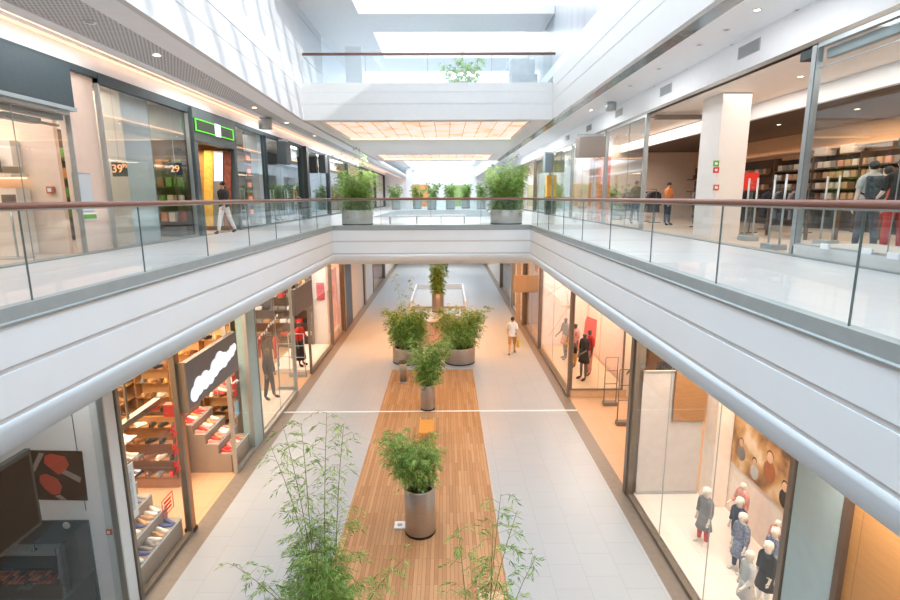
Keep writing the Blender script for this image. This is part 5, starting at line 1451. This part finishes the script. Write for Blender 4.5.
obj('case', flat_pix(((213.4, 151), (223, 151), (223, 226), (213.4, 226)), 18.82, 0.06), ALU, t); obj('picture', flat_pix(((214.2, 153), (222.2, 153), (222.2, 181), (214.2, 181)), 18.80, 0.018), emit('screen_white', (226, 234, 244), 0.8), t)
t = tag(obj('goods_banner', flat_pix(((223.6, 152), (231, 152), (231, 226), (223.6, 226)), 18.84), mat('red_brown_print', (132, 72, 54), 0.6, vary=0.5, scale=7)), 'red brown patterned banner beside the white screen in the dark portal', 'banner')
figure('person', 'dark haired person in black top and white trousers at the dark portal', 'person', (-7.05, 17.2, ZG), -20, WALK, SKIN, 1.66, CB, 1.6, 0.9, CW, 1.95, CB, HAIRB, longhair=True)
# further gallery fronts
window(GL, 19.15, 22.3, ZG, 9.34, CHARCOAL, None, (20.4,), sill=0.06, post=0.06)
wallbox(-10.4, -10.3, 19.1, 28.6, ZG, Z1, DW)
struct('column_pale', B(-8.2, -7.65, 22.4, 23.2, ZG, Z1), BL2)
struct('column_pale', B(-8.1, -7.6, 19.4, 19.7, ZG, Z1), BL2)
PPOST = [mat('poster_purple', (92, 54, 84), 0.5, vary=0.4, scale=5), mat('poster_crimson', (150, 44, 48), 0.5, vary=0.4, scale=5)]
for i in range(5):
    t = thing('price_poster', '%s poster from the top in the column of red purple posters' % ORD[i], 'poster', (-7.75, 21.5, 8.35 - i * 0.52), 0)
    obj('sheet', B(-0.01, 0.01, -0.34, 0.34, -0.22, 0.22), PPOST[i % 2], t); obj('print', B(0.01, 0.014, -0.22, 0.22, -0.1, 0.08), emit('poster_glow', (232, 140, 110), 0.6), t)
    obj('hanger', B(-0.004, 0.004, -0.004, 0.004, 0.22, 0.30), ALU, t)
window(GL, 22.6, 28.3, ZG, 9.34, CHARCOAL, None, (24.5, 26.4), sill=0.06, post=0.06)
FLAGM = mat('flag_charcoal', (66, 76, 80), 0.5, vary=0.04)
def flag(label, x0, x1, y, z0, z1, m=FLAGM):
    t = thing('projecting_sign', label, 'sign', ((x0 + x1) / 2, y, z0), 0, None, True)
    obj('box', BB(x0, x1, y - 0.35, y + 0.35, z0, z1, 0.02), m, t); obj('bracket', B(min(x0, x1), max(x0, x1), y - 0.03, y + 0.03, z1, z1 + 0.12), ALU, t)
    return t
flag('dark boxy projecting sign past the column of red purple posters', -7.3, -6.9, 24.2, 8.25, 9.2)
flag('dark boxy projecting sign further along, before the bridge planter', -7.3, -6.9, 31.8, 8.2, 9.2)
struct('pillar_dark', B(-7.55, -7.15, 28.3, 28.7, ZG, 9.4), DARKMETAL)
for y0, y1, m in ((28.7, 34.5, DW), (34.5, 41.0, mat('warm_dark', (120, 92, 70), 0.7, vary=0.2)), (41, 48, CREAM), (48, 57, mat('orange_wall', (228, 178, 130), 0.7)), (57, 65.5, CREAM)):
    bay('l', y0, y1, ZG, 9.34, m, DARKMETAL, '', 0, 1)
for i, (x, y) in enumerate(((-8.3, 20.3), (-8.5, 21.2), (-8.3, 23.6), (-8.4, 25.2), (-8.3, 26.7), (-8.4, 30.2), (-8.4, 32.0))):
    figure('mannequin', '%s dressed mannequin behind the gallery glass, counted from the dark portal' % ORD[i], 'mannequin', (x, y, ZG), 90, [FEM, STAND2, ARMBENT][i % 3], MANNW if i % 2 else MANNG, 1.8, [CB, CT, CW, CG, CN, CR, CB][i], 0.9, 0.93, [CD, CB, CN, CK, CG, CB, CD][i], 1.95, CB)
for i, y in enumerate((20.4, 21.9, 23.9, 26.0, 27.6)):
    gate('%s slim silver gate in the gallery doorways, counted from the dark portal' % ORD[i], (-7.05 - 0.6, y, ZG), PI / 2, 0.45, 1.45, ALU)
def tree_pot(label, x, y, z, s, seed):
    rr = random.Random(seed)
    return planter(label, (x, y, z), 0.25, 0.4, ring_culms(rr, 12, 0.12, 0.7 * s, 1.4 * s, 0.4, 1.0, 0.1, 0.4), rr, dens=0.6, leaf_len=0.16, leafw=0.024, name='potted_plant', potm=mat('grey_pot', (150, 158, 156), 0.5))
for i, (x, y) in enumerate(((-9.3, 20.6), (-9.3, 22.6), (-9.2, 28.2))):
    tree_pot('%s green potted plant behind the price board side windows, from the pale shop' % ORD[i], x, y, ZG, 1.0, 40 + i)

# ================= gallery, camera's right
wallbox(13.0, 13.2, 3.0, 28.4, ZG, Z1, mat('tan_back', (214, 176, 138), 0.7, vary=0.04))
struct('ceiling_dark', B(9.2, 13.0, 3.0, 28.3, 9.02, 9.3), mat('dark_ceiling', (84, 68, 56), 0.6, vary=0.12))
struct('ceiling_bulkhead_inner', B(9.05, 9.2, 3.0, 28.3, 9.0, 9.42), WHITE)
struct('wall_bulkhead', B(12.6, 12.99, 3.0, 24.0, 8.3, 8.36), BEIGE)
t = tag(obj('cove_light', B(12.92, 12.99, 3.0, 24.0, 8.36, 8.40), LEDW), 'warm strip of light along the back wall of the backpack shop', 'light strip')
struct('pillar_pale_right', B(7.2, 7.95, 14.4, 15.5, ZG, 9.42), mat('column_white', (232, 226, 220), 0.5, vary=0.01))
t = thing('safety_sign', 'green and red safety signs on the big white column', 'sign', (7.5, 14.39, 7.6), 0, None, True)
for px, py, m, nm in ((716, 163.5, GREENSIGN, 'green_sign'), (716, 170, RED, 'red_sign'), (716, 187.5, mat('orange_red', (196, 104, 78), 0.5), 'call_button')):
    q = AY(px, py, 14.39)
    obj(nm, B(q.x - 0.075, q.x + 0.075, 14.375, 14.40, q.z - 0.075, q.z + 0.075), m, t)
    obj('pictogram', B(q.x - 0.035, q.x + 0.035, 14.37, 14.376, q.z - 0.03, q.z + 0.03), WHITE, t)
# glass front and its door pole
window(GR, 3.0, 9.92, ZG + 0.22, 9.42, ALU, None, (7.86,), sill=0.03, post=0.02)
t = thing('window_ledge', 'low pale ledge along the foot of the mannequin window', 'ledge', (7.2, 6.5, ZG), 0, None, True)
obj('ledge', BB(6.54, 8.1, 3.0, 9.98, ZG, ZG + 0.22, 0.01), mat('ledge_grey', (206, 208, 206), 0.5, vary=0.02), t)
t = thing('door_pole', 'tall silver pole at the end of the mannequin window', 'pole', (6.6, 10.0, ZG), 0, None, True)
obj('pole', B(6.54, 6.66, 9.93, 10.05, ZG, 9.40), ALU, t); obj('foot', B(6.50, 6.70, 9.88, 10.10, ZG, ZG + 0.03), CHANNEL, t); obj('bracket', B(6.56, 6.75, 10.05, 10.4, 9.22, 9.38), DARKMETAL, t)
t = thing('door_closer', 'grey door closer bar at the top of the silver pole', 'door closer', (6.9, 9.4, 9.2), 0, None, True)
obj('housing', BB(6.70, 6.82, 8.35, 9.9, 9.16, 9.32), CHANNEL, t); obj('arm', B(6.72, 6.78, 7.95, 8.35, 9.22, 9.26), ALU, t); obj('end_clip', B(6.70, 6.82, 8.28, 8.35, 9.14, 9.34), DARKMETAL, t)
struct('trim_13', B(6.62, 6.635, 3.0, 9.92, 9.00, 9.02), ALU)
window(GR, 18.0, 22.3, ZG, 9.42, ALU, None, (19.7,), sill=0.05, post=0.05)
struct('pole_silver', B(6.54, 6.66, 17.95, 18.07, ZG, 9.42), ALU)
t = thing('door_closer', 'bronze door closer bar above the doorway beside the white column', 'door closer', (7, 18, 9.1), 0, None, True)
obj('housing', BB(6.75, 8.3, 17.7, 17.85, 9.22, 9.36), BRONZE, t); obj('arm', B(6.6, 6.75, 17.75, 17.8, 9.26, 9.30), BRONZE, t)
# mannequins on the ledge
ZL = ZG + 0.22
QA = AZ(862, 252, ZG); QB = AZ(890, 256, ZG)
t = figure('mannequin', 'mannequin with dark patterned backpack and jeans behind the glass of the shop', 'mannequin', (QA.x, QA.y, ZG), 165, STAND2, MANNW, 1.78, CLG, 0.7, 0.88, CD, 1.95, MANNW, HAIRB)
t = thing('backpack', 'dark patterned backpack on the back of the jeans mannequin', 'backpack', (QA.x - 0.05, QA.y - 0.17, ZG + 1.12), math.radians(-15))
CAMO = cloth('camo', (66, 74, 88), vary=0.6, scale=16)
bg_ = obj('bag', MB().bbox(-0.17, 0.17, -0.13, 0.06, -0.08, 0.36, 0.06), CAMO, t); obj('pocket', MB().bbox(-0.12, 0.12, -0.18, -0.12, -0.06, 0.14, 0.03), CAMO, bg_)
for s in (-1, 1): obj('strap', MB().tube([(s * 0.12, 0.05, 0.0), (s * 0.16, 0.2, 0.05), (s * 0.15, 0.22, 0.26), (s * 0.11, 0.05, 0.36)], 0.018, 6), CB, t)
figure('mannequin', 'mannequin with red trousers and black top next to the backpack one', 'mannequin', (QB.x, QB.y, ZG), 150, ARMBENT, MANNW, 1.8, CB, 0.9, 0.9, CR, 1.95, MANNW, HAIRB)
figure('mannequin', 'mannequin in bright red floral shirt behind the backpack one', 'mannequin', (QA.x + 0.75, QA.y + 0.55, ZG), 160, FEM, MANNW, 1.7, cloth('redfloral', (222, 96, 92), vary=0.6, scale=18), 0.8, 0.9, CR, 1.95, MANNW, HAIRB)
for i, (px, py) in enumerate(((797, 241), (825, 249), (867, 254), (893, 259))):
    q = AZ(px, py, ZL)
    t = tag(obj('floor_card', BB(q.x - 0.02, q.x + 0.02, q.y - 0.10, q.y + 0.10, ZL, ZL + (0.18 if i == 0 else 0.09), 0.004), WHITE), '%s small white card on the window ledge, counted from the silver pole' % ORD[i], 'card')
def tallgate(label, x, y):
    t = thing('security_gate', label, 'security gate', (x, y, ZG), 0)
    obj('base', BB(-0.16, 0.16, -0.22, 0.22, 0, 0.12), CHANNEL, t)
    for s in (-1, 1): obj('upright', MB().tube([(0, s * 0.19, 0.1), (0, s * 0.19, 1.55)], 0.022, 8), ALU, t)
    obj('panel', B(-0.006, 0.006, -0.17, 0.17, 0.3, 1.5), glass('gate_glass', (0.93, 0.95, 0.95), 0.03, 0.3), t)
    return t
for x, y, lab in ((7.7, 13.5, 'clear security gate with silver uprights right beside the big white column'), (6.95, 11.2, 'clear security gate with silver uprights by the silver pole'), (8.7, 12.1, 'clear security gate further inside the backpack shop')):
    tallgate(lab, x, y)
# shelving with shoes at the back
t = thing('back_shelving', 'dark back wall shelving with lit rows of goods in the backpack shop', 'shelving', (12.7, 18, ZG), 0, None, True)
obj('back_panel', B(12.9, 12.98, 14.2, 20.6, ZG, 8.1), mat('shelf_dark', (70, 54, 44), 0.6), t)
for z in (6.3, 6.64, 6.98, 7.32, 7.66): obj('shelf', B(12.45, 12.9, 14.2, 20.6, z, z + 0.035), DARKWOOD, t)
for y in (14.2, 16.3, 18.4, 20.56): obj('upright', B(12.45, 12.9, y, y + 0.04, ZG, 8.1), DARKWOOD, t)
r2 = random.Random(21)
pm_ = {n: BB(-0.10, 0.10, -0.11, 0.11, 0, 0.2, 0.015).mesh('box', mat('carton_' + n, c, 0.6, vary=0.1)) for n, c in (('white', (232, 226, 216)), ('tan', (206, 172, 136)), ('grey', (150, 144, 140)), ('pink', (222, 172, 152)), ('brown', (120, 84, 60)))}
for k, z in enumerate((6.335, 6.675, 7.015, 7.355, 7.695)):
    for j in range(20):
        c = r2.choice(['white', 'tan', 'white', 'grey', 'pink', 'brown', 'tan'])
        o = obj('carton', pm_[c], None); o.location = (12.62, 14.45 + j * 0.31, z)
        tag(o, '%s carton on the dark back shelving, %s shelf up, %s from the camera' % (c, ORD[k], ORD[j]), 'box', 'cartons on the dark back shelving')
for i, y in enumerate((14.8, 17.0, 18.2)):
    t = tag(obj('storage_box', BB(12.5, 12.85, y - 0.3, y + 0.3, 8.1, 8.36, 0.02), [mat('box_teal', (84, 108, 118), 0.6), CREAM, CREAM][i]), '%s box on top of the dark back shelving' % ['blue grey', 'cream', 'second cream'][i], 'box')
def ctable(label, x, y, rz, w=1.8, d=0.9, h=0.8, m=DARKWOOD):
    t = thing('clothes_table', label, 'table', (x, y, ZG), rz)
    obj('table_top', BB(-w / 2, w / 2, -d / 2, d / 2, h - 0.05, h), m, t)
    for sx in (-1, 1):
        for sy in (-1, 1): obj('leg', B(sx * (w / 2 - 0.06) - 0.03, sx * (w / 2 - 0.06) + 0.03, sy * (d / 2 - 0.06) - 0.03, sy * (d / 2 - 0.06) + 0.03, 0, h - 0.05), m, t)
    return t
fold = BB(-0.14, 0.14, -0.17, 0.17, 0, 0.05, 0.015)
FM = {n: fold.mesh('folded', m) for n, m in (('white', CW), ('orange', cloth('orange', (226, 140, 84))), ('navy', CN), ('grey', CG), ('black', CB), ('tan', CK))}
for ti, (x, y) in enumerate(((9.6, 14.4), (11.4, 12.6), (10.9, 9.2))):
    ctable(['clothes table by the white column inside the backpack shop', 'clothes table in the middle of the backpack shop', 'clothes table behind the mannequin window'][ti], x, y, PI / 2)
    for i in range(5):
        for l in range(3):
            n = list(FM)[(i * 2 + l + ti) % 6]
            o = obj('folded_garment', FM[n], None); o.location = (x + (0.1 if i % 2 else -0.15), y - 0.72 + i * 0.36, ZG + 0.8 + l * 0.05)
            tag(o, '%s folded garment, %s of the %s pile from the camera, %s' % (n, ['bottom', 'middle', 'top'][l], ORD[i], ['table by the column', 'middle table', 'table behind the window'][ti]), 'folded garment', 'folded garments on the tables')
for i, (x, y, n) in enumerate(((10.8, 17.0, 10), (9.3, 17.3, 10), (11.7, 10.6, 8))):
    r = rack(['dark clothes rack deep in the backpack shop by the shelving', 'dark clothes rack behind the white column', 'dark clothes rack near the dark back shelving corner'][i], (x, y, ZG), PI / 2, 2.0, 1.35)
    garments(r, 2.0, 1.35, n, [('black', CB), ('navy', CN), ('grey', CG), ('black', CB)], ['the rack deep by the shelving', 'the rack behind the white column', 'the rack near the shelving corner'][i] + ', camera end first')
q = AY(750, 181, 15.7)
t = thing('red_poster', 'plain red poster standing in the shop beside the white column', 'poster', (q.x, 15.7, ZG), 0, None, True)
obj('sheet', B(q.x - 0.24, q.x + 0.24, 15.68, 15.7, q.z - 0.26, q.z + 0.24), mat('bright_red', (222, 44, 36), 0.5, vary=0.02), t); obj('stand', B(q.x - 0.015, q.x + 0.015, 15.7, 15.72, ZG, q.z + 0.2), DARKMETAL, t); obj('base', B(q.x - 0.2, q.x + 0.2, 15.6, 15.8, ZG, ZG + 0.02), DARKMETAL, t)
for i, (x, y) in enumerate(((8.0, 9.0), (8.0, 12.6), (8.2, 16.8), (10.6, 9.5), (10.6, 12.0), (10.8, 14.5), (10.6, 17.5))):
    downlight(x, y, 9.428 if x < 9 else 9.018, ORD[i] + ' glowing spot in the ceiling of the backpack shop, counted from the window inwards')
# next shop with orange posters
wallbox(6.7, 13, 18.0, 18.1, ZG, 9.42, CREAM) if False else None
wallbox(9.8, 9.95, 28.4, 34.0, ZG, 9.42, mat('pale_shop_wall', (228, 214, 200), 0.7, vary=0.03))
wallbox(6.8, 13.0, 28.3, 28.4, ZG, 9.42, mat('pale_shop_wall', (228, 214, 200), 0.7, vary=0.03))
t = thing('back_shelving', 'dark back wall unit with shelves behind the people in the shop past the white column', 'shelving', (12.7, 24.5, ZG), 0, None, True)
obj('back_panel', B(12.9, 12.98, 21.0, 28.0, ZG, 8.2), mat('shelf_dark', (70, 54, 44), 0.6), t)
for z in (6.4, 7.0, 7.6): obj('shelf', B(12.5, 12.9, 21.0, 28.0, z, z + 0.035), DARKWOOD, t)
for k, z in enumerate((6.435, 7.035, 7.635)):
    for j in range(12):
        c = r2.choice(['white', 'tan', 'pink', 'brown', 'tan'])
        o = obj('carton', pm_[c], None); o.location = (12.68, 21.4 + j * 0.55, z)
        tag(o, '%s carton on the dark wall unit, %s shelf up, %s from the column' % (c, ORD[k], ORD[j]), 'box')
t = thing('lit_poster', 'glowing orange poster inside the shop past the white column', 'poster', (11.2, 23.0, ZG), 0, None, True)
obj('picture', B(10.8, 11.9, 22.98, 23.0, 6.6, 8.3), emit('orange_lit', (240, 160, 96), 0.7), t); obj('stand', B(11.3, 11.4, 23.0, 23.03, ZG, 8.3), DARKMETAL, t); obj('base', B(11.0, 11.7, 22.9, 23.15, ZG, ZG + 0.03), DARKMETAL, t)
flag('blank taupe square projecting sign between the glazed shops', 5.3, 6.35, 22.0, 8.35, 9.13, mat('taupe_sign', (160, 148, 140), 0.5, vary=0.02))
OR1 = mat('orange_print', (236, 138, 84), 0.5, vary=0.15, scale=3)
t = thing('orange_column', 'broad orange poster column under the blank taupe sign', 'column', (6.9, 24.5, ZG), 0, None, True)
obj('panel', BB(6.72, 7.3, 24.0, 25.4, ZG, 8.5), OR1, t); obj('pale_panel', B(6.70, 6.72, 24.1, 24.8, ZG + 0.2, 8.3), mat('peach_print', (246, 196, 160), 0.5, vary=0.05), t); obj('red_panel', B(6.9, 7.28, 23.98, 24.0, 7.2, 8.4), mat('red_orange', (232, 92, 66), 0.5), t)
t = thing('yellow_column', 'slim yellow lit column further along, past the orange poster column', 'column', (6.7, 33.9, ZG), 0, None, True)
obj('shaft', BB(6.3, 6.75, 33.6, 34.2, ZG + 1.1, 8.1), mat('yellow_print', (240, 180, 70), 0.5, vary=0.1), t); obj('base', BB(6.28, 6.77, 33.58, 34.22, ZG, ZG + 1.1), DARKMETAL, t)
flag('grey blue projecting sign above the slim yellow column', 6.0, 6.5, 33.2, 8.25, 9.35, mat('grey_blue', (120, 134, 140), 0.5))
window(GR, 22.5, 28.2, ZG, 9.42, ALU, None, (24.2, 26.2), sill=0.05, post=0.05)
window(GR, 28.4, 33.4, ZG, 9.42, ALU, None, (31,), sill=0.05, post=0.05)
for y0, y1, m in ((34.3, 40, mat('olive_wall', (150, 160, 110), 0.7, vary=0.2)), (40, 47, CREAM), (47, 56, mat('warm_dark', (120, 92, 70), 0.7, vary=0.2)), (56, 65.5, CREAM)):
    bay('r', y0, y1, ZG, 9.42, m, BRONZE, '', 0, 1)
figure('person', 'person in grey jacket walking beside the glazed shop next to the blank taupe sign', 'person', (7.9, 22.3, ZG), 10, STAND2, SKIN, 1.75, cloth('greybrown', (112, 102, 98)), 1.9, 0.85, CN, 1.95, CB, HAIRB)
figure('person', 'person in orange top inside the shop next to the white column', 'person', (8.7, 21.0, ZG), 30, STAND, SKIN, 1.65, cloth('orange', (226, 140, 84)), 0.8, 0.9, CN, 1.95, CB, HAIRB)
figure('person', 'person in dark coat deeper inside the shop beyond the bronze door closer', 'person', (9.3, 19.9, ZG), 40, ARMBENT, SKIN, 1.72, CB, 1.9, 0.7, CN, 1.95, CB, HAIRB)
for i, (x, y) in enumerate(((9.2, 18.9), (8.9, 23.4), (9.1, 26.4))):
    r = rack('%s clothes rack in the shops by the blank taupe sign, from the white column' % ORD[i], (x, y, ZG), PI / 2, 1.3, 1.4)
    garments(r, 1.3, 1.4, 6, [('black', CB), ('flowered', CFL), ('grey', CG)], 'the %s rack by the blank taupe sign' % ORD[i])
for i, (x, y) in enumerate(((8.3, 26.0), (8.2, 29.6), (8.2, 31.8))):
    tree_pot('%s green potted plant behind the glass past the orange column' % ORD[i], x, y, ZG, 1.1, 60 + i)
for i, (x, y, d) in enumerate(((7.9, 19.0, 1), (7.6, 20.6, 1), (7.9, 24.0, 1))):
    downlight(x, y, 9.428, ORD[i] + ' glowing spot in the ceiling of the shop by the blank taupe sign')
# end wall of the gallery
for i, (x0, x1, z0, z1, m) in enumerate(((-4.6, -2.0, 6.3, 8.3, mat('far_orange', (236, 166, 108), 0.6)), (0.4, 3.2, 6.2, 8.2, mat('far_green', (164, 186, 120), 0.6, vary=0.2)))):
    tag(obj('far_panel', B(x0, x1, 65.85, 65.99, ZG, z1), m), ['pale orange panel at the very end of the gallery', 'pale green panel at the very end of the gallery'][i], 'panel')
struct('column_far', B(-0.9, 0.1, 60.0, 61.0, ZG, 10), WHITE)
for x in (-3.9, 2.9): struct('column_far', B(x - 0.3, x + 0.3, 58.0, 58.6, ZG, 10), WHITE)

# ------------------------------------------------------------------ light
w = bpy.data.worlds.new('sky'); SC.world = w; w.use_nodes = True
bg = w.node_tree.nodes['Background']
bg.inputs['Color'].default_value = (0.85, 0.925, 1.0, 1); bg.inputs['Strength'].default_value = 2.6
sun = bpy.data.lights.new('sun', 'SUN'); sun.energy = 1.5; sun.angle = math.radians(1.0); sun.color = (1, 0.98, 0.94)
so = bpy.data.objects.new('sun', sun); COL.objects.link(so)
so.rotation_euler = Vector((-0.75, 0.40, -0.50)).to_track_quat('-Z', 'Y').to_euler()
for x, y in ((-3.2, 22.6), (2.0, 22.6), (-0.6, 24.5), (-3.0, 27.5), (2.0, 27.5)):  # unseen fill spots added to brighten the plants on the bridge
    sl_ = bpy.data.lights.new('plant_fill_spot', 'SPOT'); sl_.energy = 260; sl_.spot_size = math.radians(120); sl_.spot_blend = 0.6; sl_.shadow_soft_size = 0.06; sl_.color = (1, 0.97, 0.93)
    so_ = bpy.data.objects.new('plant_fill_spot', sl_); COL.objects.link(so_); so_.location = (x, y, 9.02)
WARM = (1.0, 0.74, 0.52); SOFT = (1.0, 0.86, 0.74); NEUT = (1.0, 0.95, 0.9)
# lower shops
area(-5.45, 6.2, 4.2, 0.15, 2.6, 12, NEUT, (0, 0.3, 0))
area(-6.9, 11.0, 4.25, 2.4, 5.4, 340, (1, 0.74, 0.50))
area(-6.9, 17.0, 4.25, 2.4, 5.0, 130, WARM)
area(-6.6, 21.8, 4.25, 1.8, 3.6, 140, SOFT)
area(-6.2, 25.5, 4.25, 1.0, 2.6, 60, WARM)
area(5.2, 8.4, 4.25, 1.4, 4.8, 150, SOFT)
area(6.9, 14.2, 4.25, 3.6, 5.0, 170, WARM)
area(5.2, 20.2, 4.25, 1.4, 5.0, 150, (1, 0.82, 0.70))
area(5.4, 28, 4.25, 1.6, 8.0, 120, WARM)
area(3.75, 3.0, 4.2, 0.3, 4, 60, SOFT)
# bridge underside
for y in (23.5, 27.5): area(-0.5, y, 4.28, 6.5, 1.2, 300, (1, 0.42, 0.11))
# gallery shops
area(-9.2, 9.0, 9.3, 2.6, 3.6, 92, (1, 0.84, 0.74))
area(-9.2, 13.5, 9.3, 2.0, 4.0, 110, WARM)
area(-8.6, 17.5, 8.4, 1.2, 2.4, 60, WARM)
area(-9.0, 25.0, 9.3, 2.0, 8.0, 120, SOFT)
area(8.0, 12.0, 9.38, 1.6, 9.0, 90, (1, 0.9, 0.82))
area(11.2, 12.0, 8.98, 2.6, 12.0, 220, WARM)
area(8.2, 24.5, 9.38, 2.2, 10.0, 230, SOFT)
for y in (33, 39, 45): area(4.9, y, 10.15, 1.4, 4.0, 110, (0.98, 0.99, 1.0)); area(-6.2, y, 9.7, 1.2, 4.0, 110, (0.98, 0.99, 1.0))  # fill lamps added at the gallery sides to brighten the far walkway
for y in (37, 44, 52, 60):
    area(-8.5, y, 9.3, 1.6, 5, 90, WARM); area(7.7, y, 9.3, 1.4, 5, 90, WARM)
# gallery ceiling lamps
for y in (4, 10, 16, 22): area(4.9, y, 10.15, 1.4, 3.0, 60, (0.95, 0.98, 1.0)); area(-6.4, y, 9.7, 1.2, 3.0, 40, (0.95, 0.98, 1.0))
for y in (4, 14, 24, 34): area(GL + 0.12, y, 9.71, 0.05, 10, 1.7, (1, 0.66, 0.42), (0, math.radians(40), 0))
for y in (50,): area(-0.5, y, 4.2, 6, 3, 320, NEUT) if y > 47 else None  # unseen fill lamp added to lift the far walkway floor
